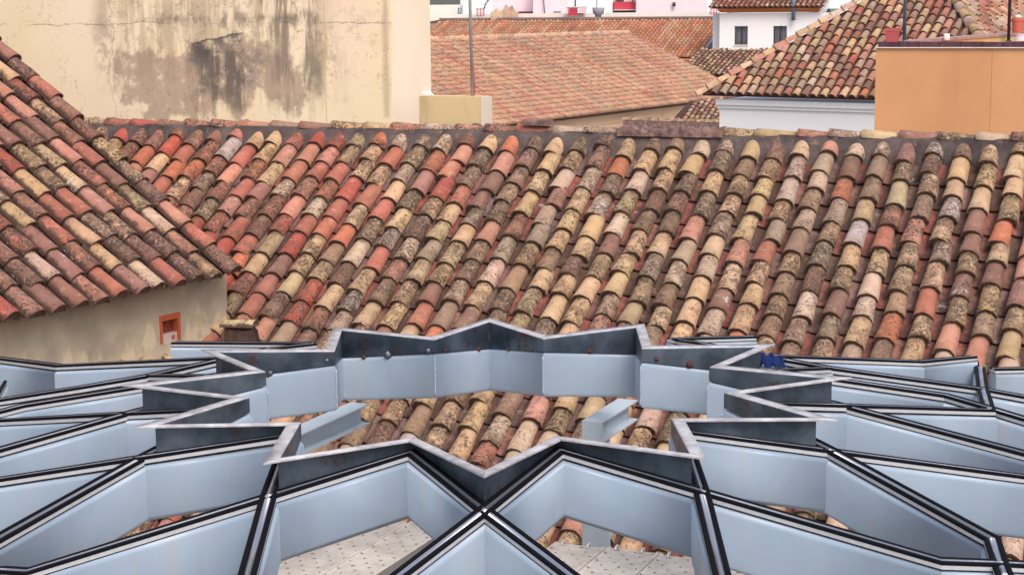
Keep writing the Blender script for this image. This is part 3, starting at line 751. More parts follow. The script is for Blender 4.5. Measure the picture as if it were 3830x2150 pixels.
# ------------------------------------------------------------------ the tall cream building behind the ridge, left
CW = MP - g * .66; EXh = Vector((ME.x, ME.y, 0)).normalized()
def sz(u, v):
    p = onplane(u, v, CW, g); return p.dot(EXh), p.z
def cream_mat():
    N = NT('stained_cream_render'); P = N.pos()
    d = N.n('ShaderNodeVectorMath', operation='DOT_PRODUCT'); N.l(P, d.inputs[0]); d.inputs[1].default_value = EXh; s = d.outputs['Value']
    x = N.n('ShaderNodeSeparateXYZ'); N.l(P, x.inputs[0]); z = x.outputs[2]
    cb = N.n('ShaderNodeCombineXYZ'); N.l(s, cb.inputs[0]); N.l(z, cb.inputs[1]); V = cb.outputs[0]
    def rect(u0, v0, u1, v1, soft, amp, sc=2.2):
        s0, za = sz(u0, v0); s1, zb_ = sz(u1, v1); hx, hz = abs(s1 - s0) / 2, abs(za - zb_) / 2
        dx = N.math('SUBTRACT', N.math('ABSOLUTE', N.math('SUBTRACT', s, (s0 + s1) / 2)), hx)
        dz = N.math('SUBTRACT', N.math('ABSOLUTE', N.math('SUBTRACT', z, (za + zb_) / 2)), hz)
        m = N.math('MAXIMUM', dx, dz)
        nz = N.math('MULTIPLY', N.math('SUBTRACT', N.noise(N.vscale(V, (1, .75, 1)), sc, 7, .62), .5), amp)
        return N.step(N.math('ADD', m, nz), soft, -soft)
    c = N.mix(N.step(N.noise(V, .9, 4), .35, .7), srgb(242, 222, 188), srgb(238, 212, 174))
    c = N.mix(N.step(N.noise(V, .35, 2), .45, .6, 0, .6), c, srgb(240, 212, 192))
    c = N.mix(N.step(N.noise(V, 3.0, 6, .7), .6, .72, 0, .2), c, srgb(190, 168, 140))
    mauve, grey, dark = srgb(166, 138, 122), srgb(134, 122, 112), srgb(84, 76, 74)
    st = N.noise(N.vscale(V, (1, .10, 1)), 5.5, 6, .7)             # vertical runs
    mot = N.noise(V, 7.0, 7, .72)
    def blend(c, m, col, k): return N.mix(N.math('MULTIPLY', m, k), c, col)
    wide = rect(430, -60, 1250, 330, .35, 1.4, 1.6)
    c = blend(c, N.math('MULTIPLY', wide, N.step(st, .40, .60)), srgb(180, 158, 130), .72)
    c = blend(c, N.math('MULTIPLY', wide, N.step(mot, .50, .62)), srgb(170, 150, 124), .6)
    hol = N.step(N.math('ADD', N.math('MULTIPLY', mot, .6), N.math('MULTIPLY', st, .4)), .34, .46)
    m1 = N.math('MAXIMUM', rect(450, 185, 660, 375, .04, 1.0, 2.4), N.math('MAXIMUM', rect(530, 215, 840, 460, .04, 1.0, 2.0), rect(740, 190, 1130, 400, .05, 1.1, 2.2)))
    c = blend(c, N.math('MULTIPLY', m1, hol), mauve, .74)
    c = blend(c, N.math('MULTIPLY', rect(745, 200, 1000, 360, .08, 1.2, 2.0), N.step(mot, .40, .58)), grey, .75)
    c = blend(c, N.math('MULTIPLY', rect(900, 330, 1150, 430, .15, .9, 2.0), N.step(st, .48, .58)), grey, .55)
    st2 = N.step(N.math('ADD', N.math('MULTIPLY', st, .75), N.math('MULTIPLY', mot, .25)), .47, .56)
    c = blend(c, N.math('MULTIPLY', rect(735, 165, 930, 410, .16, 1.1, 2.4), st2), dark, .68)
    c = blend(c, N.math('MULTIPLY', rect(1000, -60, 1180, 330, .12, 1.0, 2.0), N.step(st, .47, .58)), srgb(128, 114, 104), .75)
    c = blend(c, rect(358, -60, 400, 130, .10, .35, 1.6), srgb(136, 118, 102), .5)
    c = blend(c, N.math('MULTIPLY', rect(365, 100, 420, 330, .12, .5, 2.0), N.step(mot, .44, .58)), srgb(150, 130, 112), .5)
    st3 = N.step(N.noise(N.vscale(V, (1, .25, 1)), 9, 6, .72), .43, .58)
    c = blend(c, N.math('MULTIPLY', rect(560, 55, 1190, 88, .06, .35, 2.5), st3), srgb(122, 110, 98), .8)
    c = blend(c, N.math('MULTIPLY', rect(640, 10, 760, 80, .10, .6, 2.5), N.step(mot, .46, .60)), srgb(150, 132, 108), .5)
    s_a, z_a = sz(735, 160); s_b, z_b = sz(905, 122)
    lz = N.math('ADD', N.math('MULTIPLY', N.math('SUBTRACT', s, s_a), (z_b - z_a) / (s_b - s_a)), z_a)
    dd = N.math('ADD', N.math('SUBTRACT', z, lz), N.math('MULTIPLY', N.math('SUBTRACT', N.noise(V, 4.0, 5, .7), .5), .16))
    inx = rect(715, 60, 910, 240, .03, .12, 3)
    c = blend(c, N.math('MULTIPLY', inx, N.math('MULTIPLY', N.step(dd, .02, -.02), N.math('MULTIPLY', N.step(dd, -.24, -.02), N.step(mot, .36, .56)))), srgb(92, 84, 84), .8)
    c = blend(c, N.math('MULTIPLY', inx, N.step(N.math('ABSOLUTE', dd), .014, .003)), srgb(66, 54, 48), .8)
    c = blend(c, N.math('MULTIPLY', rect(725, 188, 925, 200, .02, .2, 4), st3), srgb(92, 80, 74), .75)
    c = N.mix(N.math('MULTIPLY', rect(1428, -60, 1462, 442, .03, .12, 1.5), .42), c, srgb(140, 120, 102))
    c = N.mix(N.math('MULTIPLY', rect(1240, 50, 1420, 130, .1, .8, 2), N.step(N.noise(V, 6, 5, .7), .45, .7, 0, .6)), c, srgb(160, 142, 116))
    # hairline cracks
    cr = N.noise(V, 1.35, 5, .6, .4); line = N.step(N.math('ABSOLUTE', N.math('SUBTRACT', cr, .5)), .0035, .0005)
    c = N.mix(N.math('MULTIPLY', line, .45), c, srgb(120, 100, 84))
    cr2 = N.math('ABSOLUTE', N.math('ADD', N.math('SUBTRACT', z, sz(800, 88)[1]), N.math('MULTIPLY', N.math('SUBTRACT', N.noise(V, 2.5, 6, .7), .5), .16)))
    c = N.mix(N.math('MULTIPLY', N.math('MULTIPLY', N.step(cr2, .008, .002), N.step(N.noise(V, 3.0, 4), .42, .56)), .5), c, srgb(90, 76, 66))
    cr3 = N.math('ABSOLUTE', N.math('ADD', N.math('SUBTRACT', s, sz(418, 200)[0]), N.math('MULTIPLY', N.math('SUBTRACT', N.noise(V, 1.5, 7, .72), .5), .55)))
    c = N.mix(N.math('MULTIPLY', N.step(cr3, .009, .002), .5), c, srgb(110, 94, 80))
    cr4 = N.math('ABSOLUTE', N.math('SUBTRACT', s, sz(1217, 200)[0])); c = N.mix(N.step(cr4, .012, .004, 0, .5), c, srgb(196, 168, 122))
    N.bump(N.math('ADD', N.noise(V, 12, 5, .7), N.noise(V, 60, 3)), .25, .006)
    return N.out(c, .95, spec=.15)
CREAM = cream_mat()
cb_ = thing('cream_building', (CW.x, CW.y, 0), 'tall cream rendered building with large mauve and black stains above the ridge', 'building')
ue = onplane(1609, 100, CW, g); lf = onplane(-700, 100, CW, g); pl = onplane(1466, 200, CW, g)
cor = onplane(1468, 200, CW, g); cor.z = 0
# depth of the end wall so that its far edge stands at u = 1609
tt = 0.
while proj(Vector((cor.x, cor.y, HC - .5)) - g * tt)[0] < 1609: tt += .01
Wd = (cor - lf).dot(EXh)
mb = MB(); mb.box(Vector((lf.x, lf.y, HC - 4)), EXh * (Wd - .004), -g * tt, UP * 8.5); mb.build('wall', CREAM, cb_)
mb = MB(); mb.box(Vector((cor.x, cor.y, HC - 4)) - EXh * .003 + g * .003, EXh * .006, -g * tt, UP * 8.5); mb.build('end_wall', wall_mat('pale_end_wall', srgb(246, 228, 204), srgb(242, 222, 196), srgb(212, 186, 158), .3, s=1.2), cb_)
zf = at(1640, 356, cor.y + tt * .92).z; fe = Vector((cor.x, cor.y, zf)) - g * (tt - .02)
mb = MB(); r_ = .07; pts_ = [(0, 0)] + [(r_ * (1 - math.sin(R(a_))), r_ * (1 - math.cos(R(a_)))) for a_ in range(0, 91, 15)]
A_ = [fe - g * (x + .02) * 1.0 + EXh * .0 + UP * z for x, z in pts_]
A_ = [fe + EXh * (x * 1.0 + .003) + UP * z for x, z in pts_]
mb.add(A_ + [p + g * .2 for p in A_], [tuple(range(len(A_))), tuple(reversed(range(len(A_), 2 * len(A_))))] + [(k, k + len(A_), (k + 1) % len(A_) + len(A_), (k + 1) % len(A_)) for k in range(len(A_))], 0)
mb.build('cove', OFFW, cb_)
pb_ = thing('parapet_wall', onplane(1700, 430, CW, g), 'low ochre parapet block beside the foot of the cream building', 'wall')
q0, q1 = onplane(1583, 400, CW, g), onplane(1812, 400, CW, g); zt = onplane(1700, 359, CW, g).z
mb = MB(); mb.box(Vector((q0.x, q0.y, zt - 1.2)) + g * .10, EXh * (q1 - q0).dot(EXh), -g * .22, UP * 1.2); mb.build('block', CREAMB, pb_)
mb = MB(); mb.box(Vector((q1.x, q1.y, zt - 1.2)) + g * .096 + EXh * .002, EXh * .035, -g * .21, UP * 1.197); mb.build('end_face', wall_mat('end_white', srgb(222, 206, 188), srgb(212, 196, 178), srgb(190, 170, 150), .3), pb_)
mt = onplane(1767, 357, CW, g)
mast = thing('antenna_mast', mt, 'thin grey metal mast standing on the low ochre parapet', 'mast')
mb = MB(); mb.tube([mt - UP * .02, mt + UP * 2.6 - EXh * .04], .0165, 10); mb.build('tube', MAST, mast)
mb = MB(); mb.tube([mt + EXh * .028, mt + UP * .16 + EXh * .026, mt + UP * .30 + EXh * .018], .006, 6); mb.build('cable', REDP, mast)

# ------------------------------------------------------------------ roofs and houses beyond
def grid(al): return Vector((math.cos(al), math.sin(al), 0)), Vector((math.sin(al), -math.cos(al), 0))
def far_roof(parent, P0, al, be, inside, amin, amax, bmin, bmax, wts, name='roof_tile', s=.24, exp=.33, limit=300, bed=None, rnd=random.Random(21), gain=1.0, w=None, e=None, thick=.15, near=False, lip=True):
    if e is None: e, gg = grid(al); w = gg * math.cos(be) - UP * math.sin(be)
    n = e.cross(w); n = (n if n.z > 0 else -n).normalized(); O = P0 - n * .11
    items = []
    for i in range(int(math.floor(amin / s)), int(math.ceil(amax / s)) + 1):
        b = bmax; prev = pick(rnd, wts, gain)
        while b > bmin:
            ex = exp * (rnd.uniform(.82, 1.18) if lip else rnd.uniform(.95, 1.05))
            if lip or rnd.random() < .5: prev = pick(rnd, wts, gain)
            if inside(i * s, b - ex * .5):
                jt = 1 if lip else .25; P = O + e * (i * s + rnd.uniform(-.012, .012) * jt) + w * (b - ex - .06) + n * .01
                items.append((frame(P, e, w, yaw=R(rnd.uniform(-1.8, 1.8) * jt)), prev, (ex + .06) / .42))
            b -= ex
    st = (lambda M, c, mb: cover_far(M, c, mb, .42, seg=5, dark=lip, r1=.090 if lip else .108))
    
    tiles(parent, items, name, FARC[:1] if lip else FARC[1:], st, [CLAYF, DECKF], limit)
    return O, e, w, n
def poly_slab(parent, O, e, w, n, ab, mat, name='roof_bed', t=.05):
    mb = MB(); A_ = [O + e * a_ + w * b_ for a_, b_ in ab]; m = len(A_); B_ = [p - n * t for p in A_]
    mb.add(A_ + B_, [tuple(range(m)), tuple(reversed(range(m, 2 * m)))] + [(k, m + k, m + (k + 1) % m, (k + 1) % m) for k in range(m)], 0); return mb.build(name, mat, parent)
def caps(parent, A, B, n_up, wts, r=1.0, L=.36, far=True, rnd=random.Random(5), sc=1.0, mat=None):
    d = (B - A); N_ = max(1, int(d.length / L)); d.normalize()
    side = d.cross(n_up).normalized()
    for k in range(N_):
        P = A + d * ((B - A).length * k / N_)
        M = frame(P + n_up * .02, side, d) @ Matrix.Diagonal((1.1 * sc, ((B - A).length / N_ + .05) / .42, .95 * sc, 1))
        o = link('ridge_tile', FARC[k % 2], parent, mw=M); o.color = pick(rnd, wts)
warm = {'farp': 5, 'farc': 3, 'farr': 1.6, 'farb': 2, 'farg': .8}
orng = {'faro': 5, 'farc': 2, 'farr': 1.5, 'farp': 2}
mixd = {'beige': 4, 'sand': 2, 'grey': 3, 'cream': 1, 'dull': 4, 'pink': 2.5, 'terra': 2.2, 'red': .6, 'brown': 2.4, 'mauve': 2, 'orange': .6, 'olive': .6}

# A: the wide pinkish hipped roof in the middle
PA = Vector((4.23, 75.9, HC - 4.37)); alA, beA = R(59.8), R(25.6)
hA = thing('hipped_roof_house', (4, 80, 0), 'peach walled house under a broad hipped roof of small pinkish tiles', 'house')
hipT, hipB = (14.6, -7.1), (15.1, .12)
def inA(a_, b_):
    if b_ < -7.2: return False
    t_ = (b_ - hipB[1]) / (hipT[1] - hipB[1]); return a_ < hipB[0] + (hipT[0] - hipB[0]) * t_ * 1.0
O, e, w, n = far_roof(hA, PA, alA, beA, inA, -14, 15.3, -7.2, .1, warm, exp=.36, lip=False)
poly_slab(hA, O, e, w, n, [(-14.5, 0), (hipB[0], 0), hipT, (-14.5, -7.2)], DECKF)
rA, rB, rC_ = O + e * -14 + w * -7.2, O + e * hipT[0] + w * hipT[1], O + e * hipB[0] + w * hipB[1]
caps(hA, rA, rB, n, {'cream': 4, 'sand': 3, 'pink': 2, 'yellow': 1}, L=.42, sc=1.3)
caps(hA, rB, rC_, n, {'cream': 3, 'pink': 2, 'dull': 2}, L=.42)
mb = MB(); back = Vector((-n.x, -n.y, 0)).normalized()
wl = O + e * -14.5 + back * .35; L_ = 14.5 + hipB[0] - .2
mb.box(Vector((wl.x, wl.y, 0)), e * L_, back * 9, UP * (wl.z - .16)); mb.build('wall', PEACH, hA)
mb = MB(); mb.box(Vector((wl.x, wl.y, wl.z - .55)) - back * .03, e * (L_ - .1), back * .029, UP * .08); mb.build('string_course', PEACH, hA)
# B: the long orange roof behind it
PB = Vector((9.88, 103.48, HC - .83)); alB, beB = R(-22.9), R(20.4)
hB = thing('long_roof_house', (5, 106, 0), 'long low house with an even orange tile roof and grey stained gable', 'house')
O, e, w, n = far_roof(hB, PB, alB, beB, lambda a_, b_: b_ < 5.45, -15.2, 2.2, 0, 5.5, orng, exp=.40, limit=300, lip=False)
poly_slab(hB, O, e, w, n, [(-16.3, -.6), (2.3, -.6), (2.3, 5.45), (-16.3, 5.45)], DECKF)
mb = MB(); mb.box(O + e * -16.3 - w * .75 + n * .02, e * 18.7, -UP * .5, Vector((w.x, w.y, 0)).normalized() * .25)
mb.build('ridge_wall', wall_mat('ridge_grey', srgb(156, 132, 124), srgb(132, 112, 108), srgb(100, 88, 84), .5, s=1), hB)
gw = O + e * 2.34 - w * .7; hz = Vector((w.x, w.y, 0)).normalized()
mb = MB(); mb.box(Vector((gw.x, gw.y, 0)) - e * 18.6 + hz * .9, e * 18.55, hz * 4.9, UP * (O + w * 5.2).z - UP * .15); mb.build('wall', CORN, hB)
P1 = O + e * 2.32 - w * .7; P2 = O + e * 2.32 + w * 5.6
mb = MB(); tri = [Vector((P1.x, P1.y, 0)), Vector((P2.x, P2.y, 0)), P2 - UP * .05, P1 - UP * .05]; tri2 = [p + e * .35 for p in tri]
mb.add(tri + tri2, [(0, 1, 2, 3), (7, 6, 5, 4), (3, 2, 6, 7), (1, 5, 6, 2), (0, 3, 7, 4)], 0); mb.build('gable_wall', GREYW, hB)
lp = O + e * -15.4 + hz * 0
mb = MB(); mb.box(Vector((lp.x, lp.y, 0)), -e * .9, hz * 2.2, UP * (lp.z - .05)); mb.build('end_wall', GREYW, hB)

# C: white house with two windows
alC = R(-22.9); eC, gC = grid(alC); PCr = Vector((10.88 * 1.16, 82.59 * 1.16, HC - 2.01 * 1.16))
def onC(u, v, off=0.): return onplane(u, v, PCr - gC * (.25 - off), gC)
hC = thing('white_house', onC(2850, 300) - UP * 8, 'white house with two curtained windows and an ochre cornice under red tiles', 'house')
x0, x1 = onC(2691, 100), onC(3150, 100); zt_ = onC(2850, 50).z
wins = [(2757, 2799, 99, 167), (2902, 2944, 99, 167)]
cols_ = []; 
def cbox(mb, u0, u1, z0, z1, off=0., d=.3):
    A_, B_ = onC(u0, 100), onC(u1, 100); A_ = Vector((A_.x, A_.y, z0)) + gC * off
    mb.box(A_, eC * (B_ - A_ + gC * off).dot(eC), -gC * d, UP * (z1 - z0))
zw1, zw0 = onC(2800, 99).z, onC(2800, 168).z
mb = MB(); cbox(mb, 2691, 2747, 0, zt_); cbox(mb, 2797, 2892, 0, zt_); cbox(mb, 2943, 3200, 0, zt_)
for a_, b_ in ((2747, 2797), (2892, 2943)): cbox(mb, a_, b_, 0, zw0); cbox(mb, a_, b_, zw1, zt_)
mb.build('wall', WHITEW, hC)
mb = MB(); cbox(mb, 2650, 3250, 0, zt_, -.8, 6.0); mb.build('inner_mass', WHITEW, hC)
for a_, b_ in ((2747, 2797), (2892, 2943)):
    wn = link('window', None, hC, mw=Matrix.Translation(onC(a_, 168)))
    mb = MB(); cbox(mb, a_ + 1, b_ - 1, zw0 + .02, zw1 - .02, -.20, .02); mb.build('curtained_pane', CURT, wn)
    mb = MB(); cbox(mb, a_ - 2, b_ + 2, zw0 - .06, zw0, .05, .30); mb.build('sill', OFFW, wn)
    mb = MB()
    for u_ in (a_ + 1, (a_ + b_) / 2 - 1, b_ - 4): cbox(mb, u_, u_ + 3, zw0 + .001, zw1 - .001, -.12, .05)
    mb.build('frame', DARK, wn)
    for k in range(7):
        u_ = a_ + 5 + k * 6; mb = MB(); A_ = onC(u_, 100); mb.tube([Vector((A_.x, A_.y, zw0)) - gC * .05, Vector((A_.x, A_.y, zw1)) - gC * .05], .012, 5); mb.build('bar', DARK, wn)
zc0, zc1 = onC(2850, 47).z, onC(2850, 27).z
mb = MB()
for k, (a_, b_) in enumerate(((0, .3), (.3, .62), (.62, 1.0))): cbox(mb, 2691 - 3 * k, 3064 + 3 * k, zc0 + (zc1 - zc0) * a_ + .002 * k, zc0 + (zc1 - zc0) * b_, .10 + .12 * k, .2 + .12 * k)
mb.build('cornice', CORN, hC)
P_ = onC(2872, 24) + gC * .5 
O, e, w, n = far_roof(hC, P_ + UP * .02, alC, R(22), lambda a_, b_: True, -2.9, 2.9, -2.4, 0, {'pink': 3, 'terra': 3, 'mauve': 2, 'cream': 2, 'grey': 1}, exp=.4, s=.278)
poly_slab(hC, O, e, w, n, [(-3.0, -.05), (3.0, -.05), (3.0, -2.6), (-3.0, -2.6)], DECKF)
dp = onC(2967, 78, .25); mb = MB(); mb.tube([dp, dp + UP * 1.9], .11, 12); mb.build('downpipe', PIPE, hC)
# its lean-to roof
lean = thing('lean_to_roof', PCr, 'small sunken roof of dull ochre tiles with gaps below the two white house windows', 'roof')
O, e, w, n = far_roof(lean, PCr, alC, R(14.5), lambda a_, b_: True, -2.3, 2.6, 0, 4.6, {'dull': 4, 'beige': 2, 'sand': 2, 'cream': 1, 'brown': 2, 'pink': 1}, exp=.42, s=.278, rnd=random.Random(2))
poly_slab(lean, O, e, w, n, [(-2.3, -.1), (2.5, -.1), (2.5, 4.4), (-2.3, 4.4)], DECK, t=.3)
# D: big hipped roof at the right
PD_ = Vector((6.54, 41.07, HC - 2.02)); alD, beD = R(-37.2), R(40.1)
hD = thing('hipped_corner_house', (7, 43, 0), 'white walled house with cornice under the large steep hipped roof at upper right', 'house')
hb, ht = (-2.42, -.10), (.55, -3.55)
hb2, ht2 = (4.85, -.6), (2.55, -3.55)
def inD(a_, b_):
    tl = (b_ - hb[1]) / (ht[1] - hb[1]); tr = (b_ - hb2[1]) / (ht2[1] - hb2[1])
    return a_ > hb[0] + .15 + (ht[0] - hb[0]) * tl and a_ < hb2[0] - .12 + (ht2[0] - hb2[0]) * tr
O, e, w, n = far_roof(hD, PD_, alD, beD, inD, -2.5, 5.3, -4.4, .03, mixd, exp=.285, limit=300, rnd=random.Random(77))
lt = lambda b_: hb[0] + (ht[0] - hb[0]) * (b_ - hb[1]) / (ht[1] - hb[1]); rt_ = lambda b_: hb2[0] + (ht2[0] - hb2[0]) * (b_ - hb2[1]) / (ht2[1] - hb2[1])
poly_slab(hD, O, e, w, n, [(lt(0), 0), (rt_(0), 0), (rt_(-4.4), -4.4), (lt(-4.4), -4.4)], DECKF)
up_ = (n + UP).normalized()
caps(hD, O + e * lt(-4.4) + w * -4.4 + n * .03, O + e * lt(.06) + w * .06 + n * .03, up_, {'beige': 4, 'sand': 4, 'cream': 3, 'pink': 1, 'red': .6}, L=.30)
HT, HB_ = O + e * rt_(-4.4) + w * -4.4 + n * .03, O + e * rt_(.1) + w * .1 + n * .03
caps(hD, HT, HB_, up_, {'cream': 4, 'sand': 3, 'beige': 3}, L=.31, sc=1.15)
# right-hand slope
e2 = Vector((math.sin(-alD), math.cos(-alD), 0)); g2 = Vector((math.cos(alD), math.sin(alD), 0)); 
dir_h = (HB_ - HT).normalized(); n2 = e2.cross(dir_h).normalized(); n2 = n2 if n2.z > 0 else -n2; w2 = e2.cross(n2).normalized(); w2 = w2 if w2.z < 0 else -w2
rl = (HB_ - HT); bl = rl.dot(w2); al_ = rl.dot(e2)
def inD2(a_, b_): return a_ > al_ * b_ / bl + .15
O2, _, _, _ = far_roof(hD, HT + n2 * .06, 0, 0, inD2, -4, 5.0, 0, bl + .3, {'pink': 4, 'terra': 3, 'cream': 2, 'sand': 2}, exp=.33, e=e2, w=w2, limit=200, rnd=random.Random(4))
poly_slab(hD, O2, e2, w2, n2, [(0, 0), (al_ * (bl + .4) / bl, bl + .4), (5.2, bl + .4), (5.2, 0)], DECKF)
caps(hD, at(3640, -15, 46.0), at(3772, 72, 44.0), UP, {'cream': 3, 'dull': 2}, L=.4)
# walls with stepped cornice
mb = MB(); eh = e; gh = Vector((w.x, w.y, 0)).normalized()
A_ = O + e * (lt(0) + .38) - gh * .18; zc = A_.z - .12
mb.box(Vector((A_.x, A_.y, 0)), eh * 7.0, -gh * 5, UP * zc); mb.build('wall', WHITEW, hD)
for k, (z0_, z1_, pr_) in enumerate(((-.0, -.13, .08), (-.131, -.21, .04))):
    mb = MB(); mb.box(Vector((A_.x, A_.y, zc + z1_)) + gh * .002 - eh * pr_ * .8, eh * (7.0 + pr_), gh * pr_, UP * (z0_ - z1_)); mb.build('cornice_band', WHITEW, hD)

# orange block with coping at the right edge
PO = at(3287, 300, 22.0); eO, gO = grid(AL)
def onO(u, v): return onplane(u, v, PO, gO)
ob = thing('orange_block', (PO.x, PO.y, 0), 'flat orange rendered wall block with a dark brick coping at the right edge', 'building')
c0_ = onO(3274, 300); zt2 = onO(3500, 181).z; zcp = onO(3500, 158).z
mb = MB(); mb.box(Vector((c0_.x, c0_.y, 0)), eO * 3.2, -gO * .3, UP * zt2); mb.build('wall', ORANGE, ob)
mb = MB(); mb.box(Vector((c0_.x, c0_.y, zt2 - .35)) - gO * .31, eO * 3.2, -gO * 4.5, UP * .1); mb.build('terrace_floor', TERRA, ob)
mb = MB(); mb.box(Vector((c0_.x, c0_.y, zt2)) + gO * .03 - eO * .0, eO * 3.2, -gO * .1, UP * .012); mb.build('drip_edge', OFFW, ob)
jn = onO(3708, 300); mb = MB(); mb.box(Vector((jn.x, jn.y, zt2 - 2.5)) + gO * .0005, eO * .006, gO * .003, UP * 2.49); mb.build('render_joint', wall_mat('joint_ochre', srgb(204, 148, 106), srgb(196, 140, 100), srgb(186, 130, 94), .3), ob)
x = .03
while x < 3.1:
    L_ = .25; mb = MB(); P_ = Vector((c0_.x, c0_.y, zt2 + .0125)) + eO * x + gO * .025
    mb.box(P_, eO * (L_ - .008), -gO * .3, UP * (zcp - zt2 - .0125 + rn.uniform(-.004, .004))); mb.build('coping_brick', COPING, ob); x += L_
dS = Vector((math.cos(R(61.5)), math.sin(R(61.5)), 0)); sS = Vector((dS.y, -dS.x, 0))
A_ = at(3425, 156, 22.6); mb = MB(); mb.box(Vector((A_.x, A_.y, zt2 - .3)), dS * 7, -sS * .2, UP * (A_.z - zt2 + .28)); mb.build('terrace_wall', wall_mat('yellow_ochre', srgb(214, 178, 118), srgb(204, 166, 108), srgb(160, 120, 88), .4), ob)
mb = MB(); mb.box(Vector((A_.x, A_.y, A_.z - .019)) + sS * .02 - dS * .35, dS * 7.4, -sS * .24, UP * .035); mb.build('terrace_coping', wall_mat('pale_coping', srgb(176, 146, 140), srgb(150, 120, 118), srgb(110, 86, 84), .5, s=5), ob)
def post(u, v, Y, r, h, label, mat):
    p = at(u, v, Y); t_ = thing('terrace_pole', p, label, 'pole'); mb = MB(); mb.tube([p, p + UP * h], r, 10); mb.build('shaft', mat, t_)
    mb = MB(); mb.tube([p, p + UP * .012], r * 1.8, 10); mb.build('base_plate', mat, t_)
post(3382, 157, 22.05, .022, 2.0, 'grey metal pole beside the faded red planter on the orange block', PIPE)
post(3772, 155, 22.0, .020, 2.0, 'dark pole rising in front of the terracotta pot at the right edge', DARK)
def pot(name, u0, u1, v0, v1, Y, mat, label, cat, taper=.82, square=False, topper=None):
    b0, t0_ = at((u0 + u1) / 2, v1, Y), at((u0 + u1) / 2, v0, Y); r_ = (at(u1, v0, Y) - at(u0, v0, Y)).length / 2; H_ = t0_.z - b0.z
    t_ = thing(name, b0, label, cat); n_ = 4 if square else 18
    rot = R(45) + AL if square else 0; k_ = 1.25 if square else 1.0
    def ring(r, z): return [b0 + UP * z + Vector((math.cos(2 * math.pi * k / n_ + rot) * r * k_, math.sin(2 * math.pi * k / n_ + rot) * r * k_, 0)) for k in range(n_)]
    pr_ = [(r_ * taper, 0), (r_ * .95, H_ * .78), (r_ * 1.0, H_ * .78), (r_ * 1.0, H_), (r_ * .9, H_), (r_ * .85, H_ * .8)]
    mb = MB(); vs_ = []
    for r, z in pr_: vs_ += ring(r, z)
    fs = [(j * n_ + k, j * n_ + (k + 1) % n_, (j + 1) * n_ + (k + 1) % n_, (j + 1) * n_ + k) for j in range(len(pr_) - 1) for k in range(n_)] + [tuple(range((len(pr_) - 1) * n_, len(pr_) * n_))]
    mb.add(vs_, fs, 0, False); mb.build('body', mat, t_)
    if topper:
        mb = MB(); blob(mb, b0 + UP * (H_ * 1.08), r_ * .62, sz=.55); mb.build('white_blossom', WHITE, t_)
pot('planter', 3310, 3364, 106, 158, 22.0, PLANT, 'faded red square planter at the left corner of the orange block', 'planter', square=True)
pot('flower_pot', 3782, 3830, 68, 124, 26.5, TERRA, 'terracotta pot with a white topping on the back parapet at the right edge', 'flower pot', .78, topper=True)
pot('upturned_bowl', 3796, 3838, 128, 153, 22.3, plain('pale_pink_plastic', srgb(226, 200, 204), .5), 'pale pink upturned bowl on the coping at the right edge', 'bowl', 1.15)
p = at(3541, 140, 23.6); t_ = thing('white_lamp', p, 'small white cube lamp on the terrace parapet', 'lamp')
mb = MB(); mb.tube([p - UP * .045, p - UP * .04, p + UP * .04, p + UP * .045], [.032, .04, .04, .03], 12); mb.build('lamp_body', WHITE, t_)
mb = MB(); mb.tube([p - UP * .07, p - UP * .045], .03, 10); mb.build('lamp_base', DARK, t_)

# small roof and capped wall between the pink roof and the right house
alE = R(-26); eE, gE = grid(alE)
PE = at(2620, 382, 74.0)
le = thing('small_tiled_roof', PE, 'tiny patch of tiled roof tucked under the corner of the white cornice', 'roof')
O, e, w, n = far_roof(le, PE, alE, R(24), lambda a_, b_: a_ > -.3 - b_ * .1, -.3, 2.2, -.2, 2.6, {'beige': 3, 'cream': 3, 'mauve': 2, 'pink': 2, 'brown': 1}, exp=.30, rnd=random.Random(12))
poly_slab(le, O, e, w, n, [(-.6, -.3), (2.4, -.3), (2.4, 2.7), (-.9, 2.7)], DECK)
CA, CB = at(2330, 440, 62.0), at(2712, 452, 60.2)
cwl = thing('capped_wall', CA, 'old wall topped by a row of pale yellow cap tiles behind the rubble', 'wall')
d_ = (CB - CA).normalized(); mb = MB(); mb.box(CA - UP * 1.6, CB - CA, Vector((-d_.y, d_.x, 0)) * .3, UP * 1.5); mb.build('wall', RUBBLE, cwl)
caps(cwl, CA + Vector((0, .15, -.1)), CB + Vector((0, .15, -.1)), UP, {'beige': 3, 'cream': 4, 'olive': 2, 'sand': 3}, L=.33)

# distant pale buildings along the top edge
def bld(u0, u1, v0, v1, Y, mat, label, name='distant_building', cat='building', depth=8.0, kids=()):
    A_, B_ = at(u0, (v0 + v1) / 2, Y), at(u1, (v0 + v1) / 2, Y); z0_, z1_ = at(u0, v1, Y).z, at(u0, v0, Y).z
    t_ = thing(name, (A_.x, Y, 0), label, cat); mb = MB(); mb.box(Vector((A_.x, Y, 0)), Vector((B_.x - A_.x, 0, 0)), Vector((0, depth, 0)), UP * z1_); mb.build('wall', mat, t_)
    return t_
def patch(t_, name, u0, u1, v0, v1, Y, mat, d=.12):
    A_, B_ = at(u0, v1, Y), at(u1, v0, Y); mb = MB(); mb.box(Vector((A_.x, Y - d, A_.z)), Vector((B_.x - A_.x, 0, 0)), Vector((0, d - .002, 0)), UP * (B_.z - A_.z)); return mb.build(name, mat, t_)
TOPV = -60
bld(1560, 1722, 20, 80, 113, OFFW, 'low ivory building beside the edge of the cream building', depth=6)
t_ = bld(1722, 1842, TOPV, 60, 121, WHITEW, 'bright white building behind the thin mast')
patch(t_, 'grey_drain', 1722, 1732, 20, 58, 121, GREYW)
mb = MB(); mb.tube([at(1718, 78, 112.6), at(1720, 30, 112.6)], .12, 8); mb.build('steel_flue', PIPE, t_)
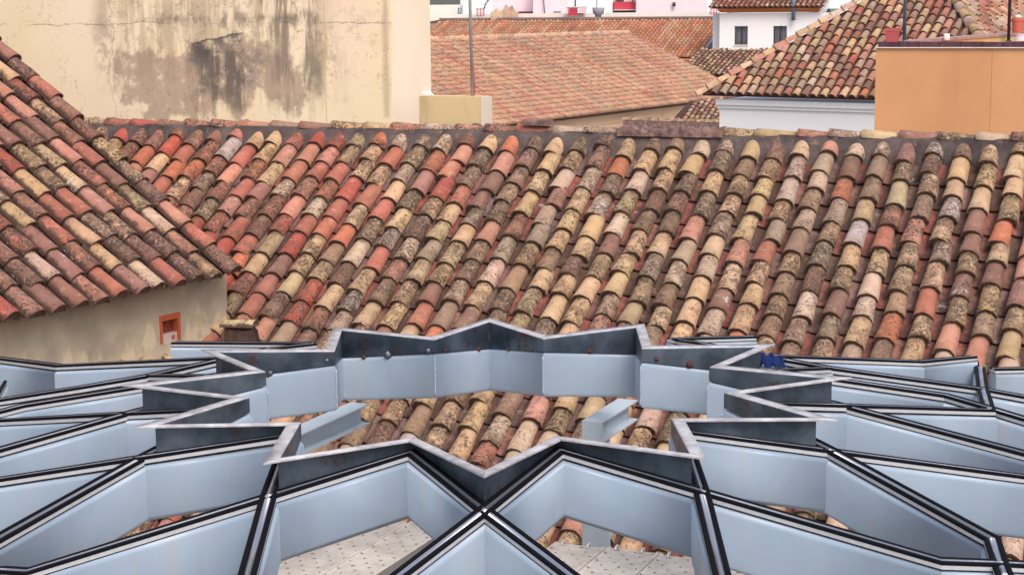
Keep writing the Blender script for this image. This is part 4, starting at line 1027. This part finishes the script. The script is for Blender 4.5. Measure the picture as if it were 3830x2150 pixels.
mb = MB(); mb.tube([at(1812, 32, 120.8), at(1814, 18, 120.8), at(1826, 2, 120.8), at(1830, -20, 120.8)], .05, 6); mb.build('bent_pipe', DARK, t_)
t_ = bld(1842, 1994, TOPV, 60, 122, LILAC, 'pale lilac building with a narrow red band')
patch(t_, 'red_band', 1842, 1992, 46, 54, 122, REDP, .4); patch(t_, 'ledge', 1842, 1992, 43, 46, 122, GREYW, .6)
t_ = bld(1994, 2125, TOPV, 74, 120, LILAC, 'pale pink building with a thin dark drainpipe and grey hatch')
mb = MB(); mb.tube([at(2037, 56, 119.8), at(2032, -20, 119.8)], .035, 6); mb.build('drainpipe', DARK, t_)
patch(t_, 'grey_hatch', 2072, 2097, 42, 70, 120, GREYW, .5)
t_ = bld(2125, 2292, TOPV, 72, 122, WHITEW, 'white building behind the grey bowl shaped vent'); patch(t_, 'shadow_panel', 2232, 2234, -20, 30, 122, GREYW)
mb = MB(); mb.tube([at(2152, 26, 121.7), at(2152, -20, 121.7)], .05, 6); mb.build('drainpipe', DARK, t_)
t_ = bld(2380, 2645, TOPV, 72, 121, LILAC, 'large plain pinkish white wall right of the red balcony')
mb = MB(); mb.tube([at(2521, 25, 120.8), at(2521, 10, 120.8)], .11, 8); mb.build('wall_lamp', DARK, t_)
mb = MB(); mb.tube([at(2533, 64, 120.9), at(2534, 55, 120.9), at(2541, 49, 120.9), at(2548, 56, 120.9), at(2550, 64, 120.9)], .015, 5); mb.build('wire_loop', DARK, t_)
bld(2645, 2720, TOPV, 72, 124, WHITEW, 'narrow white wall behind the slatted red vent nearest the two windows')
t_ = bld(2292, 2380, TOPV, 74, 123, OFFW, 'ivory building carrying a red balcony over a dark green hedge')
patch(t_, 'balcony_panel', 2291, 2377, 8, 37, 123, REDP, 1.2); patch(t_, 'balcony_floor', 2291, 2378, 37, 40, 123, WHITE, 1.4); patch(t_, 'hedge', 2291, 2378, 40, 58, 123, GREEN, 1.0)
patch(t_, 'dark_opening', 2304, 2330, -14, 8, 123, DARK, 1.1)
mb = MB(); mb.tube([at(2377, 8, 121.7), at(2384, -4, 121.7), at(2386, -20, 121.7)], .02, 5); mb.build('cable', DARK, t_)
mb = MB(); mb.tube([at(2366, 10, 121.6), at(2366, -20, 121.6)], .03, 5); mb.build('post', DARK, t_)
bld(1600, 2690, 55, 82, 110, OFFW, 'long low ivory parapet just behind the orange roof ridge', 'low_parapet', 'wall', depth=.6)
t_ = bld(3055, 3260, TOPV, 160, 96, WHITEW, 'white rendered building showing behind the left hip of the big roof')
patch(t_, 'green_awning', 3094, 3150, 33, 44, 96, plain('faded_green_awning', srgb(92, 128, 122), .7), .8); patch(t_, 'dark_window', 3078, 3140, 46, 90, 96, GREYW, .1)
t_ = bld(3690, 3960, TOPV, 140, 62, WHITEW, 'white wall under a brown timber eave at the top right corner'); patch(t_, 'timber_eave', 3690, 3960, 8, 28, 62, CORN, .8)
patch(t_, 'dark_eave_shadow', 3690, 3960, -30, 8, 62, plain('brown_soffit', srgb(110, 70, 58), .9), .9)
def slatted(u0, u1, v0, v1, Y, label, solid=False):
    A_, B_ = at(u0, v1, Y), at(u1, v0, Y); t_ = thing('slatted_vent', A_, label, 'chimney vent', 'red slatted vents on the roofs'); Wv, Hv = B_.x - A_.x, B_.z - A_.z
    for k in range(5):
        mb = MB(); mb.box(A_ + UP * (Hv * (k + .15) / 5), Vector((Wv, 0, 0)), Vector((0, Wv * .8, 0)), UP * Hv * .07); mb.build('slat', REDP, t_)
    for xx in (.12, .5, .84):
        mb = MB(); mb.box(A_ + Vector((Wv * xx, Wv * .05, 0)), Vector((Wv * .07, 0, 0)), Vector((0, Wv * .1, 0)), UP * Hv); mb.build('upright', REDP, t_)
    mb = MB(); mb.box(A_ + UP * Hv * .985 - Vector((Wv * .06, .02, 0)), Vector((Wv * 1.12, 0, 0)), Vector((0, Wv * .95, 0)), UP * Hv * .06); mb.build('cap_slab', DARK, t_)
    if solid: mb = MB(); mb.box(A_ + Vector((Wv * .2, Wv * .01, Hv * .05)), Vector((Wv * .66, 0, 0)), Vector((0, Wv * .04, 0)), UP * Hv * .9); mb.build('red_sheet', REDP, t_)
slatted(1780, 1813, 33, 61, 109, 'red slatted chimney vent next to the thin mast')
slatted(2121, 2164, 29, 60, 109, 'widest red slatted chimney vent, with a solid red sheet', True)
slatted(2166, 2192, 27, 48, 109.5, 'small red slatted vent touching the right of the wide one')
slatted(2655, 2684, 25, 57, 108, 'red slatted vent beside the ochre cornice of the white house')
p = at(2238, 68, 108); t_ = thing('bowl_vent', p, 'grey bowl shaped chimney vent on the ridge of the orange roof', 'chimney vent')
mb = MB(); k_ = 108 / F; mb.tube([p, p + UP * 10 * k_, p + UP * 17 * k_, p + UP * 37 * k_, p + UP * 38 * k_], [11 * k_, 12 * k_, 21 * k_, 23 * k_, 22 * k_], 14); mb.build('bowl', GREYW, t_)
p = at(1890, 62, 108.5)
clump('broken_chimney', p - Vector((.9, 0, .3)), Vector((1.7, 0, 0)), Vector((0, .5, 0)), UP * .75, wall_mat('old_brick', srgb(206, 176, 150), srgb(170, 130, 112), srgb(90, 66, 60), .6, vs=(3, 3, 3), s=2), None, n=9, amp=.05, seed=3, label='crumbling old masonry stub on the ridge behind the orange roof', cat='masonry stub')
